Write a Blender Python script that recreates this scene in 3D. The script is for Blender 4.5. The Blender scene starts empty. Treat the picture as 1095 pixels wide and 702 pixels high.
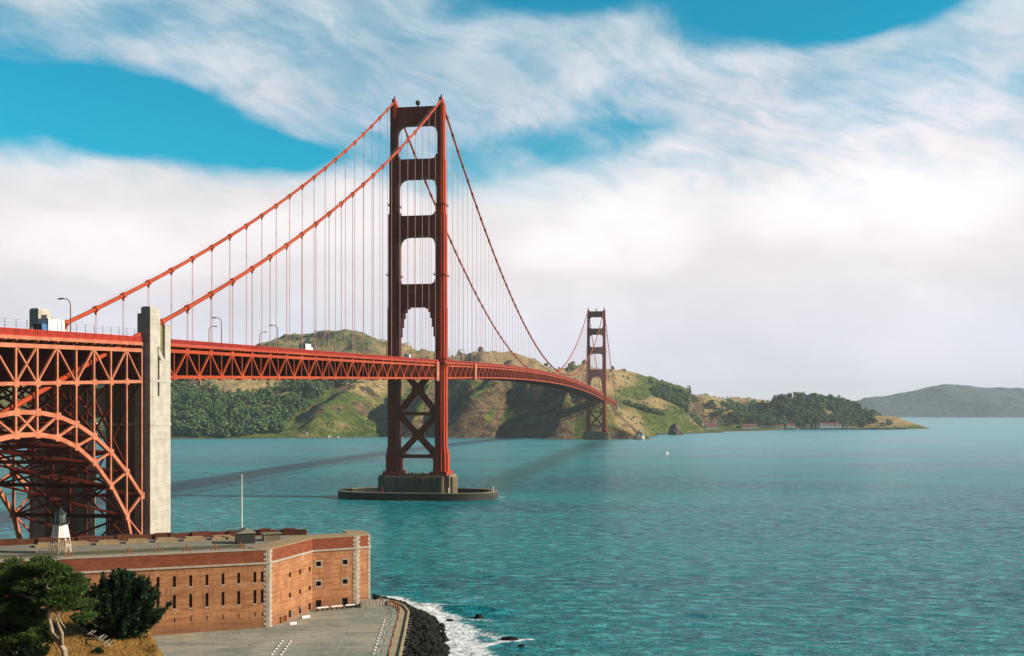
import bpy, math, random
import numpy as np
from mathutils import Vector, Matrix

random.seed(7)
RNG = np.random.default_rng(7)
R = math.radians
scene = bpy.context.scene
COL = scene.collection

# ------------------------------------------------------------------ camera
FOC, CAMZ, HOR = 1163.7, 49.15, 439.9          # focal length and horizon in photograph pixels, eye height in metres
cam = bpy.data.cameras.new('camera')
cam_o = bpy.data.objects.new('camera', cam); COL.objects.link(cam_o)
cam_o.location = (0, 0, CAMZ); cam_o.rotation_euler = (R(90), 0, 0)
cam.sensor_width = 36; cam.lens = FOC / 1095 * 36; cam.shift_y = (HOR - 351) / 1095
cam.clip_start = 0.5; cam.clip_end = 40000
scene.camera = cam_o

# ------------------------------------------------------------------ light
SUN_AZ, SUN_EL = 95.7, 24.0                     # clockwise from the view axis (+Y), and above the horizon
sun = bpy.data.lights.new('sun', 'SUN'); sun.energy = 5.0; sun.angle = R(0.5); sun.color = (1.0, 0.89, 0.74)
sun_o = bpy.data.objects.new('sun', sun); COL.objects.link(sun_o)
sd = Vector((math.sin(R(SUN_AZ)) * math.cos(R(SUN_EL)), math.cos(R(SUN_AZ)) * math.cos(R(SUN_EL)), math.sin(R(SUN_EL))))
sun_o.rotation_euler = sd.to_track_quat('Z', 'Y').to_euler()
sun_o.location = (300, 100, 400)
scene.view_settings.view_transform = 'Standard'
scene.view_settings.look = 'None'
scene.view_settings.exposure = 0.5
scene.view_settings.gamma = 1.0
scene.render.engine = 'CYCLES'
scene.cycles.use_denoising = True
scene.cycles.volume_bounces = 0
scene.cycles.max_bounces = 8
scene.cycles.transparent_max_bounces = 12


class NT:
    """small helper for node trees"""
    def __init__(self, tree):
        self.t = tree; self.n = tree.nodes; self.l = tree.links

    def put(self, sock, v):
        if v is None: return
        if isinstance(v, bpy.types.NodeSocket): self.l.new(v, sock)
        else:
            if isinstance(v, (tuple, list)) and len(v) == 3 and sock.type == 'RGBA': v = (*v, 1)
            sock.default_value = v

    def math(self, op, a, b=None, c=None, clamp=False):
        n = self.n.new('ShaderNodeMath'); n.operation = op; n.use_clamp = clamp
        self.put(n.inputs[0], a); self.put(n.inputs[1], b); self.put(n.inputs[2], c)
        return n.outputs[0]

    def step(self, v, lo, hi, a=0.0, b=1.0, smooth=True):
        n = self.n.new('ShaderNodeMapRange'); n.interpolation_type = 'SMOOTHSTEP' if smooth else 'LINEAR'
        self.put(n.inputs[0], v); self.put(n.inputs[1], lo); self.put(n.inputs[2], hi)
        self.put(n.inputs[3], a); self.put(n.inputs[4], b)
        return n.outputs[0]

    def mix(self, f, a, b, mode='MIX'):
        n = self.n.new('ShaderNodeMix'); n.data_type = 'RGBA'; n.blend_type = mode
        self.put(n.inputs[0], f); self.put(n.inputs[6], a); self.put(n.inputs[7], b)
        return n.outputs[2]

    def xyz(self, x, y, z):
        n = self.n.new('ShaderNodeCombineXYZ')
        for i, v in enumerate((x, y, z)): self.put(n.inputs[i], v)
        return n.outputs[0]

    def noise(self, vec, scale, detail=4.0, rough=0.55, dist=0.0):
        n = self.n.new('ShaderNodeTexNoise'); self.put(n.inputs['Vector'], vec)
        n.inputs['Scale'].default_value = scale; n.inputs['Detail'].default_value = detail
        n.inputs['Roughness'].default_value = rough; n.inputs['Distortion'].default_value = dist
        return n.outputs[0]

    def vmul(self, vec, s):
        n = self.n.new('ShaderNodeVectorMath'); n.operation = 'MULTIPLY'
        self.put(n.inputs[0], vec); n.inputs[1].default_value = s
        return n.outputs[0]

    def attr(self, name):
        n = self.n.new('ShaderNodeAttribute'); n.attribute_name = name
        return n


# ------------------------------------------------------------------ sky
SKY_STRENGTH = 0.10
world = bpy.data.worlds.new('World'); scene.world = world; world.use_nodes = True
w = NT(world.node_tree); w.n.clear()
w_out = w.n.new('ShaderNodeOutputWorld'); w_bg = w.n.new('ShaderNodeBackground'); w_bg.inputs[1].default_value = SKY_STRENGTH
sky = w.n.new('ShaderNodeTexSky'); sky.sky_type = 'NISHITA'; sky.sun_disc = False
sky.sun_elevation = R(SUN_EL); sky.sun_rotation = R(SUN_AZ)
sky.air_density = 1.0; sky.dust_density = 0.5; sky.ozone_density = 3.0
tc = w.n.new('ShaderNodeTexCoord'); sep = w.n.new('ShaderNodeSeparateXYZ'); w.l.new(tc.outputs['Generated'], sep.inputs[0])
dx, dy, dz = sep.outputs
az = w.math('ARCTAN2', dx, dy); el = w.math('ARCSINE', dz)
def azel(px, py):
    a = math.atan((px - 547.5) / FOC); return a, math.atan((HOR - py) / FOC * math.cos(a))
wn = w.noise(w.xyz(w.math('MULTIPLY', az, 5.0), w.math('MULTIPLY', el, 8.0), 3.1), 1.0, 3, 0.5)
warp = w.math('MULTIPLY', w.math('SUBTRACT', wn, 0.5), 0.10)
azw = w.math('ADD', az, warp); elw = w.math('ADD', el, w.math('MULTIPLY', warp, 0.45))
def hole(px, py, rx, ry, wgt, slope=0.0, soft=1.25):
    a, e = azel(px, py)
    da = w.math('SUBTRACT', azw, a); de = w.math('SUBTRACT', w.math('SUBTRACT', elw, e), w.math('MULTIPLY', da, slope))
    u = w.math('DIVIDE', da, rx / FOC); v = w.math('DIVIDE', de, ry / FOC)
    d = w.math('SQRT', w.math('ADD', w.math('MULTIPLY', u, u), w.math('MULTIPLY', v, v)))
    return w.math('MULTIPLY', w.step(d, 0.35, soft, 1, 0), wgt)
holes = [(30, 108, 150, 52, .95, 0), (190, 138, 150, 40, 1.0, -.16), (290, 163, 75, 20, .6, -.1),
         (600, -4, 130, 34, .9, 0), (870, 4, 170, 40, 1.0, 0), (1010, -30, 140, 40, .5, 0),
         (690, 112, 80, 42, .42, 0), (640, 150, 90, 24, .30, 0), (540, 165, 90, 26, .38, 0), (390, 160, 70, 26, .36, -.1),
         (0, 28, 60, 30, .40, 0), (160, 20, 90, 30, .22, 0), (455, 190, 80, 20, .25, 0), (330, 40, 90, 30, .2, 0)]
acc = None
for h_ in holes:
    v_ = hole(*h_); acc = v_ if acc is None else w.math('ADD', acc, v_)
nz = w.noise(w.xyz(w.math('MULTIPLY', azw, 10.0), w.math('MULTIPLY', elw, 15.0), 0.7), 1.0, 12, 0.63, 0.25)
nz2 = w.noise(w.xyz(w.math('ADD', w.math('MULTIPLY', azw, 14.0), w.math('MULTIPLY', elw, 10.0)), w.math('ADD', w.math('MULTIPLY', elw, 30.0), w.math('MULTIPLY', azw, 9.0)), 5.0), 1.0, 10, 0.62, 0.15)
tex = w.math('ADD', w.math('MULTIPLY', w.math('SUBTRACT', nz, 0.5), 1.25), w.math('MULTIPLY', w.math('SUBTRACT', nz2, 0.5), 0.42))
upper = w.step(el, R(9.5), R(13.5))                    # the broken high cloud lies above, the smooth bank below
texu = w.math('MULTIPLY', tex, w.math('ADD', w.math('MULTIPLY', upper, 0.82), 0.18))
val = w.math('SUBTRACT', w.math('ADD', w.step(el, R(19), R(31), 0.86, 0.20), texu), acc)
dens = w.step(val, 0.05, 0.95)
puff_ = w.noise(w.xyz(w.math('MULTIPLY', azw, 6.0), w.math('MULTIPLY', elw, 11.0), 4.4), 1.0, 6, 0.6, 0.2)
front = w.step(dy, -0.25, 0.45)
dens = w.math('MULTIPLY', dens, w.math('SUBTRACT', 1.0, w.math('MULTIPLY', upper, w.math('ADD', w.step(nz2, .38, .62, .26, .0), w.step(puff_, .38, .62, .36, .0)))))
dens = w.math('MULTIPLY', dens, front, clamp=True)
# colour of the cloud by height: lavender bank, bright cream heads, greyer high sheet
ramp = w.n.new('ShaderNodeValToRGB'); w.l.new(w.math('DIVIDE', el, R(26)), ramp.inputs[0])
els = ramp.color_ramp.elements
els[0].position = 0.0; els[0].color = (.82, .79, .85, 1)
els[1].position = 1.0; els[1].color = (.52, .66, .74, 1)
for p_, c_ in ((.09, (.79, .77, .86, 1)), (.17, (.82, .79, .87, 1)), (.30, (.90, .83, .83, 1)), (.44, (.94, .88, .88, 1)), (.56, (.84, .80, .85, 1)), (.72, (.61, .69, .75, 1))):
    e_ = els.new(p_); e_.color = c_
puff = w.noise(w.xyz(w.math('MULTIPLY', azw, 7.0), w.math('MULTIPLY', elw, 12.0), 9.0), 1.0, 5, 0.5, 0.3)
shade = w.math('ADD', 0.91, w.math('MULTIPLY', w.step(puff, 0.34, 0.66), 0.10))
shade = w.math('ADD', shade, w.math('MULTIPLY', w.math('SUBTRACT', nz, 0.5), 0.12))
shade = w.math('ADD', shade, w.step(az, R(-28), R(28), -.03, .06))       # brighter towards the sun
heads = None                                            # rounded cloud heads in the bank: lit tops, softer below
for hx, hy, rx, ry in ((655, 246, 62, 46), (700, 262, 60, 34), (868, 232, 90, 46), (960, 222, 120, 52), (600, 268, 60, 30), (120, 262, 170, 40), (300, 250, 120, 34)):
    v_ = hole(hx, hy, rx, ry, .13, 0, 1.15); heads = v_ if heads is None else w.math('MAXIMUM', heads, v_)
shade = w.math('ADD', shade, w.math('SUBTRACT', heads, .02))
ccol = w.mix(1.0, ramp.outputs[0], w.xyz(shade, shade, shade), 'MULTIPLY')
ccol = w.mix(1.0, ccol, (.77 / SKY_STRENGTH,) * 3, 'MULTIPLY')
skyc = w.mix(1.0, sky.outputs[0], w.mix(front, (.20, .22, .22), (.05, 1.05, 1.02)), 'MULTIPLY')
w.l.new(w.mix(dens, skyc, ccol), w_bg.inputs[0]); w.l.new(w_bg.outputs[0], w_out.inputs[0])


# ------------------------------------------------------------------ helpers
def at(px, py, D):
    """the point at distance D along the view axis that shows at a pixel of the photograph"""
    return Vector(((px - 547.5) / FOC * D, D, CAMZ - (py - HOR) / FOC * D))
def at_z(px, py, z):
    return at(px, py, FOC * (CAMZ - z) / (py - HOR))
def pix(P):
    return 547.5 + FOC * P[..., 0] / P[..., 1], HOR + FOC * (CAMZ - P[..., 2]) / P[..., 1]

def tag(o, label=None, cat=None, group=None, kind=None):
    if label: o['label'] = label
    if cat: o['category'] = cat
    if group: o['group'] = group
    if kind: o['kind'] = kind
    return o
def empty(name, loc=(0, 0, 0), rz=0.0, parent=None):
    o = bpy.data.objects.new(name, None); COL.objects.link(o); o.location = loc; o.rotation_euler = (0, 0, rz)
    o.empty_display_size = 0.5
    if parent: o.parent = parent
    return o
def copy_tree(o, parent=None):
    c = o.copy(); COL.objects.link(c)
    if parent: c.parent = parent
    for ch in list(o.children): copy_tree(ch, c)
    return c
def array_mesh(name, V, F, mat, parent=None, smooth=False, attrs=None):
    """one mesh object from numpy arrays of vertices and equal-sized faces"""
    V = np.asarray(V, dtype=np.float32); F = np.asarray(F, dtype=np.int32); k = F.shape[1]
    me = bpy.data.meshes.new(name)
    me.vertices.add(len(V)); me.vertices.foreach_set('co', V.ravel())
    me.loops.add(F.size); me.loops.foreach_set('vertex_index', F.ravel())
    me.polygons.add(len(F)); me.polygons.foreach_set('loop_start', np.arange(0, F.size, k, dtype=np.int32))
    me.polygons.foreach_set('loop_total', np.full(len(F), k, dtype=np.int32))
    if smooth: me.polygons.foreach_set('use_smooth', np.ones(len(F), dtype=bool))
    me.update(calc_edges=True); me.validate()
    for an, av in (attrs or {}).items():
        a = me.attributes.new(an, 'FLOAT', 'POINT'); a.data.foreach_set('value', np.asarray(av, dtype=np.float32).ravel())
    me.materials.append(mat)
    o = bpy.data.objects.new(name, me); COL.objects.link(o)
    if parent: o.parent = parent
    return o

class MB:
    def __init__(self): self.v = []; self.f = []; self.uv = {}; self.mi = []; self.cur = 0
    def add(self, vs, fs, uvs=None):
        b = len(self.v); self.v += [tuple(x) for x in vs]
        for i, f in enumerate(fs):
            if uvs: self.uv[len(self.f)] = uvs[i]
            self.f.append(tuple(b + j for j in f)); self.mi.append(self.cur)
        return self
    def box(self, x0, x1, y0, y1, z0, z1):
        return self.add([(x0, y0, z0), (x1, y0, z0), (x1, y1, z0), (x0, y1, z0), (x0, y0, z1), (x1, y0, z1), (x1, y1, z1), (x0, y1, z1)],
                        [(0, 3, 2, 1), (4, 5, 6, 7), (0, 1, 5, 4), (1, 2, 6, 5), (2, 3, 7, 6), (3, 0, 4, 7)])
    def obox(self, c, dx, dy, hx, hy, z0, z1):
        """box standing at c with half sizes along the ground directions dx, dy"""
        c = Vector((c[0], c[1], 0)); X = Vector((dx[0], dx[1], 0)).normalized() * hx; Y = Vector((dy[0], dy[1], 0)).normalized() * hy
        q = [c - X - Y, c + X - Y, c + X + Y, c - X + Y]
        return self.prism([(p.x, p.y) for p in q], z0, z1)
    def beam(self, p, q, a, b=None, up=(0, 0, 1)):
        p = Vector(p); q = Vector(q); b = a if b is None else b
        d = (q - p).normalized(); u = Vector(up)
        if abs(d.dot(u)) > 0.98: u = Vector((0, 1, 0))
        s = d.cross(u).normalized() * a / 2; t = s.cross(d).normalized() * b / 2
        vs = [p - s - t, p + s - t, p + s + t, p - s + t, q - s - t, q + s - t, q + s + t, q - s + t]
        return self.add(vs, [(0, 3, 2, 1), (4, 5, 6, 7), (0, 1, 5, 4), (1, 2, 6, 5), (2, 3, 7, 6), (3, 0, 4, 7)])
    def tube(self, pts, rad, n=8, cap=True):
        pts = [Vector(p) for p in pts]; rad = rad if isinstance(rad, (list, tuple)) else [rad] * len(pts)
        b = len(self.v); prev = None
        for i, p in enumerate(pts):
            d = (pts[min(i + 1, len(pts) - 1)] - pts[max(i - 1, 0)]).normalized()
            if prev is None: s = d.cross(Vector((0, 0, 1)) if abs(d.z) < 0.95 else Vector((1, 0, 0))).normalized()
            else: s = (prev - d * prev.dot(d)).normalized()
            prev = s; t = d.cross(s)
            for k in range(n):
                a = 2 * math.pi * k / n
                self.v.append(tuple(p + (s * math.cos(a) + t * math.sin(a)) * rad[i]))
        for i in range(len(pts) - 1):
            for k in range(n):
                k2 = (k + 1) % n
                self.f.append((b + i * n + k, b + i * n + k2, b + (i + 1) * n + k2, b + (i + 1) * n + k)); self.mi.append(self.cur)
        if cap:
            self.f.append(tuple(b + k for k in reversed(range(n)))); self.mi.append(self.cur)
            self.f.append(tuple(b + (len(pts) - 1) * n + k for k in range(n))); self.mi.append(self.cur)
        return self
    def prism(self, poly, z0, z1):
        n = len(poly); ar = sum(poly[i][0] * poly[(i + 1) % n][1] - poly[(i + 1) % n][0] * poly[i][1] for i in range(n))
        if ar < 0: poly = poly[::-1]
        vs = [(x, y, z0) for x, y in poly] + [(x, y, z1) for x, y in poly]
        fs = [tuple(reversed(range(n))), tuple(range(n, 2 * n))] + [(i, (i + 1) % n, n + (i + 1) % n, n + i) for i in range(n)]
        return self.add(vs, fs)
    def prism_y(self, poly, y0, y1):
        """polygon in (x, z) extruded along y"""
        n = len(poly); ar = sum(poly[i][0] * poly[(i + 1) % n][1] - poly[(i + 1) % n][0] * poly[i][1] for i in range(n))
        if ar < 0: poly = poly[::-1]
        vs = [(x, y0, z) for x, z in poly] + [(x, y1, z) for x, z in poly]
        fs = [tuple(range(n)), tuple(reversed(range(n, 2 * n)))] + [((i + 1) % n, i, n + i, n + (i + 1) % n) for i in range(n)]
        return self.add(vs, fs)
    def lathe(self, prof, n=12, c=(0, 0)):
        b = len(self.v)
        for r, z in prof:
            for k in range(n):
                a = 2 * math.pi * k / n; self.v.append((c[0] + r * math.cos(a), c[1] + r * math.sin(a), z))
        for i in range(len(prof) - 1):
            for k in range(n):
                k2 = (k + 1) % n
                self.f.append((b + i * n + k, b + i * n + k2, b + (i + 1) * n + k2, b + (i + 1) * n + k)); self.mi.append(self.cur)
        self.f.append(tuple(b + k for k in reversed(range(n)))); self.mi.append(self.cur)
        self.f.append(tuple(b + (len(prof) - 1) * n + k for k in range(n))); self.mi.append(self.cur)
        return self
    def build(self, name, mats, parent=None, smooth=False):
        me = bpy.data.meshes.new(name); me.from_pydata(self.v, [], self.f); me.update()
        for m in (mats if isinstance(mats, (list, tuple)) else [mats]): me.materials.append(m)
        if self.cur or any(self.mi): me.polygons.foreach_set('material_index', self.mi)
        if self.uv:
            ul = me.uv_layers.new(name='UVMap')
            for pi, uvs in self.uv.items():
                for li, uv in zip(me.polygons[pi].loop_indices, uvs): ul.data[li].uv = uv
        if smooth: me.polygons.foreach_set('use_smooth', [True] * len(me.polygons))
        o = bpy.data.objects.new(name, me); COL.objects.link(o)
        if parent: o.parent = parent
        return o

def _h(ix, iy, seed):
    n = (ix * 374761393 + iy * 668265263 + seed * 2147483) & 0x7fffffff
    n = ((n ^ (n >> 13)) * 1274126177) & 0x7fffffff
    return ((n ^ (n >> 16)) & 0xffff) / 65535.0
def vnoise(x, y, seed=0):
    x = np.asarray(x, float); y = np.asarray(y, float)
    ix = np.floor(x).astype(np.int64); iy = np.floor(y).astype(np.int64); fx = x - ix; fy = y - iy
    fx = fx * fx * (3 - 2 * fx); fy = fy * fy * (3 - 2 * fy)
    a = _h(ix, iy, seed); b = _h(ix + 1, iy, seed); c = _h(ix, iy + 1, seed); d = _h(ix + 1, iy + 1, seed)
    return (a * (1 - fx) + b * fx) * (1 - fy) + (c * (1 - fx) + d * fx) * fy
def fbm(x, y, seed=0, o=5, ridged=False):
    s = 0; a = 0.5; t = 0
    for i in range(o):
        n = vnoise(x, y, seed + i * 17)
        if ridged: n = 1 - np.abs(2 * n - 1)
        s = s + a * n; t += a; a *= 0.5; x = x * 2.03 + 13.7; y = y * 2.03 + 5.1
    return s / t
def inside(px, py, poly):
    r = np.zeros(px.shape, bool); n = len(poly); j = n - 1
    for i in range(n):
        xi, yi = poly[i]; xj, yj = poly[j]
        if yi != yj:
            c = ((yi > py) != (yj > py)) & (px < (xj - xi) * (py - yi) / (yj - yi) + xi); r ^= c
        j = i
    return r
def seg_dist(X, Y, pts):
    best = np.full(X.shape, 1e9)
    for (x0, y0), (x1, y1) in zip(pts[:-1], pts[1:]):
        ex, ey = x1 - x0, y1 - y0; t = np.clip(((X - x0) * ex + (Y - y0) * ey) / (ex * ex + ey * ey + 1e-9), 0, 1)
        best = np.minimum(best, np.hypot(X - x0 - t * ex, Y - y0 - t * ey))
    return best

# ------------------------------------------------------------------ materials
def new_mat(name):
    m = bpy.data.materials.new(name); m.use_nodes = True; t = NT(m.node_tree)
    return m, t, t.n['Principled BSDF']
def coords(t):
    return t.n.new('ShaderNodeTexCoord').outputs['Object']
def bump(t, b, h, strength, dist):
    n = t.n.new('ShaderNodeBump'); n.inputs['Strength'].default_value = strength; n.inputs['Distance'].default_value = dist
    t.put(n.inputs['Height'], h); t.l.new(n.outputs[0], b.inputs['Normal'])
def mat_noise(name, c1, c2, scale, rough=0.6, detail=5, stretch=(1, 1, 1), c3=None, spec=0.4, bmp=0.0, metal=0.0, lo=.35, hi=.65):
    m, t, b = new_mat(name); co = t.vmul(coords(t), stretch)
    n = t.noise(co, scale, detail, 0.6)
    c = t.mix(t.step(n, lo, hi), c1, c2)
    if c3: c = t.mix(t.step(t.noise(co, scale * 4.3, 6, 0.7), 0.56, 0.74), c, c3)
    t.put(b.inputs['Base Color'], c); b.inputs['Roughness'].default_value = rough
    b.inputs['Specular IOR Level'].default_value = spec; b.inputs['Metallic'].default_value = metal
    if bmp: bump(t, b, n, 0.6, bmp)
    return m
M = {}
M['orange'] = mat_noise('international_orange_paint', (.40, .056, .009), (.31, .037, .007), .18, .55, c3=(.25, .030, .008), spec=.25, stretch=(1, .25, .35))
M['tower_orange'] = mat_noise('tower_paint', (.45, .056, .009), (.30, .031, .006), .16, .6, c3=(.20, .022, .007), spec=.2, stretch=(1, 1, .15))
M['arch_orange'] = mat_noise('faded_orange_paint', (.49, .178, .094), (.39, .115, .055), .25, .6, c3=(.27, .055, .02), spec=.25)
M['brace_orange'] = mat_noise('shaded_brace_paint', (.20, .030, .010), (.12, .018, .008), .2, .7, c3=(.06, .014, .008), spec=.2)  # bridge orange darkened to paint in the shade inside the trusses
M['rail_red'] = mat_noise('rail_red_paint', (.42, .035, .014), (.34, .026, .012), .3, .55, spec=.25)
M['suspender'] = mat_noise('suspender_rope', (.56, .30, .29), (.48, .22, .21), .2, .6, spec=.2)
def m_concrete():
    m, t, b = new_mat('pale_concrete'); co = coords(t); sp = t.n.new('ShaderNodeSeparateXYZ'); t.l.new(co, sp.inputs[0])
    n1 = t.noise(co, .30, 6, .65); st = t.noise(t.vmul(co, (1, 1, .05)), .9, 6, .7); n2 = t.noise(co, 2.2, 5, .7)
    c = t.mix(t.step(n1, .36, .64), (.46, .42, .36), (.36, .33, .275))
    c = t.mix(t.step(st, .52, .72, 0, .6), c, (.24, .215, .165))
    c = t.mix(t.step(n2, .56, .75, 0, .4), c, (.50, .47, .42))
    lift = t.math('FRACT', t.math('DIVIDE', sp.outputs[2], 1.55)); j = t.math('MAXIMUM', t.step(lift, .0, .07, 1, 0), t.step(lift, .93, 1.0, 0, 1))      # pour joints
    c = t.mix(t.math('MULTIPLY', j, .24), c, (.17, .155, .125))
    t.put(b.inputs['Base Color'], c); b.inputs['Roughness'].default_value = .88; b.inputs['Specular IOR Level'].default_value = .2
    bump(t, b, t.math('SUBTRACT', n2, j), .5, .05); return m
M['concrete'] = m_concrete()
M['old_concrete'] = mat_noise('weathered_concrete', (.25, .19, .115), (.15, .12, .075), .25, .9, c3=(.09, .07, .04), spec=.2, stretch=(1, 1, .25), bmp=.04)
M['fender'] = mat_noise('fender_concrete', (.050, .048, .040), (.028, .030, .026), .12, .85, c3=(.018, .018, .015), spec=.25, stretch=(1, 1, 1.5), bmp=.05)
M['recess'] = mat_noise('recess_concrete', (.22, .19, .08), (.15, .13, .06), .6, .9, spec=.2)
M['asphalt'] = mat_noise('asphalt', (.055, .055, .052), (.075, .074, .068), .3, .9, spec=.2)
M['white'] = mat_noise('white_paint', (.80, .78, .74), (.68, .66, .62), 1.2, .6, spec=.3)
M['dark'] = mat_noise('dark_opening', (.010, .010, .010), (.016, .015, .013), 1.0, .5, spec=.3)
M['stone'] = mat_noise('pale_granite', (.40, .35, .28), (.31, .26, .20), .8, .85, c3=(.27, .23, .17), spec=.2)
M['roof_red'] = mat_noise('red_tile_roof', (.30, .10, .075), (.24, .08, .06), .3, .8, spec=.2)
M['roof_deck'] = mat_noise('roof_walkway', (.27, .24, .18), (.20, .19, .15), .25, .9, c3=(.15, .14, .10), spec=.2)
M['tan_slab'] = mat_noise('tan_slab', (.36, .26, .14), (.28, .20, .11), .5, .9, spec=.2)
M['iron_dark'] = mat_noise('dark_iron', (.022, .028, .024), (.035, .036, .03), 1.0, .5, spec=.4)
M['rust'] = mat_noise('rusty_iron', (.30, .10, .03), (.20, .07, .03), 1.5, .8, spec=.2)
M['rust_white'] = mat_noise('rust_stained_white', (.66, .58, .48), (.40, .24, .12), 1.3, .7, spec=.25)
M['lamp_metal'] = mat_noise('lamp_post_paint', (.20, .05, .03), (.15, .045, .03), 1.0, .5, spec=.4)
M['blue'] = mat_noise('blue_paint', (.05, .16, .36), (.04, .13, .3), 1.0, .4, spec=.5)
M['bark'] = mat_noise('bleached_bark', (.40, .32, .23), (.17, .125, .085), 3.2, .9, c3=(.07, .05, .035), spec=.15, stretch=(1, 1, .3), bmp=.12)
M['rock'] = mat_noise('wet_rock', (.005, .006, .004), (.016, .017, .009), .9, .85, c3=(.060, .056, .020), spec=.12, bmp=.2)
M['sea_stack'] = mat_noise('sea_stack_rock', (.16, .12, .085), (.09, .07, .055), .09, .9, c3=(.48, .45, .40), spec=.2, bmp=1.0)
M['sea_stack_white'] = mat_noise('guano_rock', (.10, .085, .07), (.50, .47, .43), .13, .9, spec=.2, bmp=1.0)
M['wood'] = mat_noise('grey_wood', (.50, .46, .40), (.36, .32, .27), 3, .9, spec=.2)

def m_brick():
    m, t, b = new_mat('brick'); uv = t.n.new('ShaderNodeTexCoord').outputs['UV']
    br = t.n.new('ShaderNodeTexBrick'); t.l.new(uv, br.inputs['Vector'])
    br.inputs['Color1'].default_value = (.36, .145, .055, 1); br.inputs['Color2'].default_value = (.28, .102, .040, 1)
    br.inputs['Mortar'].default_value = (.36, .24, .15, 1); br.inputs['Scale'].default_value = 1.0
    br.inputs['Brick Width'].default_value = .62; br.inputs['Row Height'].default_value = .21; br.inputs['Mortar Size'].default_value = .022
    n = t.noise(uv, .22, 7, .68); n2 = t.noise(t.vmul(uv, (1, .10, 1)), 1.3, 6, .7); n3 = t.noise(t.vmul(uv, (.12, 1, 1)), 1.4, 5, .65); n4 = t.noise(uv, 1.8, 6, .75)
    c = t.mix(t.step(n, .40, .58, 0, .85), br.outputs[0], (.43, .205, .092))
    c = t.mix(t.step(n3, .46, .62, 0, .75), c, (.24, .085, .038))
    c = t.mix(t.step(n2, .50, .66, 0, .8), c, (.19, .075, .036))
    c = t.mix(t.step(n4, .60, .76, 0, .6), c, (.50, .34, .22))
    su = t.n.new('ShaderNodeSeparateXYZ'); t.l.new(uv, su.inputs[0]); zz = t.math('ADD', su.outputs[1], t.math('MULTIPLY', t.math('SUBTRACT', n2, .5), 5.0))
    c = t.mix(t.step(zz, 4.6, 7.4, .55, 0), c, (.17, .082, .042))            # rising damp
    c = t.mix(t.step(zz, 15.6, 17.6, 0, .38), c, (.22, .10, .05))            # run-off below the cornice
    ef = t.noise(t.vmul(uv, (1, .35, 1)), .55, 5, .7); c = t.mix(t.step(ef, .60, .74, 0, .45), c, (.55, .40, .28))
    t.put(b.inputs['Base Color'], c); b.inputs['Roughness'].default_value = .9; b.inputs['Specular IOR Level'].default_value = .15
    bump(t, b, br.outputs[1], -.4, .03)
    return m
M['brick'] = m_brick()
M['dark_brick'] = mat_noise('darkened_brick', (.15, .048, .024), (.085, .030, .017), .5, .9, c3=(.24, .09, .045), spec=.15)  # brick darkened so its colour carries the shade on the rear parapet blocks
M['brick_red'] = mat_noise('red_brick_parapet', (.225, .066, .030), (.165, .044, .021), .6, .9, c3=(.29, .105, .052), spec=.15, stretch=(1, 1, 2.5))

def m_leaf(name, cols, rough=.6, trans=.25):
    m, t, b = new_mat(name); g = t.n.new('ShaderNodeNewGeometry')
    r = t.n.new('ShaderNodeValToRGB'); t.l.new(g.outputs['Random Per Island'], r.inputs[0])
    e = r.color_ramp.elements; e[0].color = (*cols[0], 1); e[1].color = (*cols[-1], 1)
    for i, c in enumerate(cols[1:-1]): x = e.new((i + 1) / (len(cols) - 1)); x.color = (*c, 1)
    t.put(b.inputs['Base Color'], r.outputs[0]); b.inputs['Roughness'].default_value = rough; b.inputs['Specular IOR Level'].default_value = .2
    tr = t.n.new('ShaderNodeBsdfTranslucent'); t.l.new(r.outputs[0], tr.inputs[0])
    mx = t.n.new('ShaderNodeMixShader'); mx.inputs[0].default_value = trans
    t.l.new(b.outputs[0], mx.inputs[1]); t.l.new(tr.outputs[0], mx.inputs[2]); t.l.new(mx.outputs[0], t.n['Material Output'].inputs[0])
    return m
M['cypress_leaf'] = m_leaf('cypress_foliage', [(.014, .036, .010), (.045, .090, .018), (.10, .155, .028), (.035, .075, .016)])
M['shrub_leaf'] = m_leaf('dark_shrub_foliage', [(.008, .022, .011), (.018, .040, .015), (.034, .066, .020)], trans=.1)
M['low_leaf'] = m_leaf('low_scrub_foliage', [(.010, .028, .010), (.022, .05, .014), (.04, .08, .02)], trans=.15)
M['dry_grass'] = m_leaf('dry_grass_blades', [(.30, .150, .035), (.44, .24, .060), (.22, .12, .03), (.50, .31, .10), (.16, .12, .03)], trans=.2)
M['wood_leaf'] = m_leaf('hill_tree_foliage', [(.018, .052, .024), (.048, .108, .034), (.115, .175, .046), (.056, .118, .036), (.15, .185, .055)], trans=.05)

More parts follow.
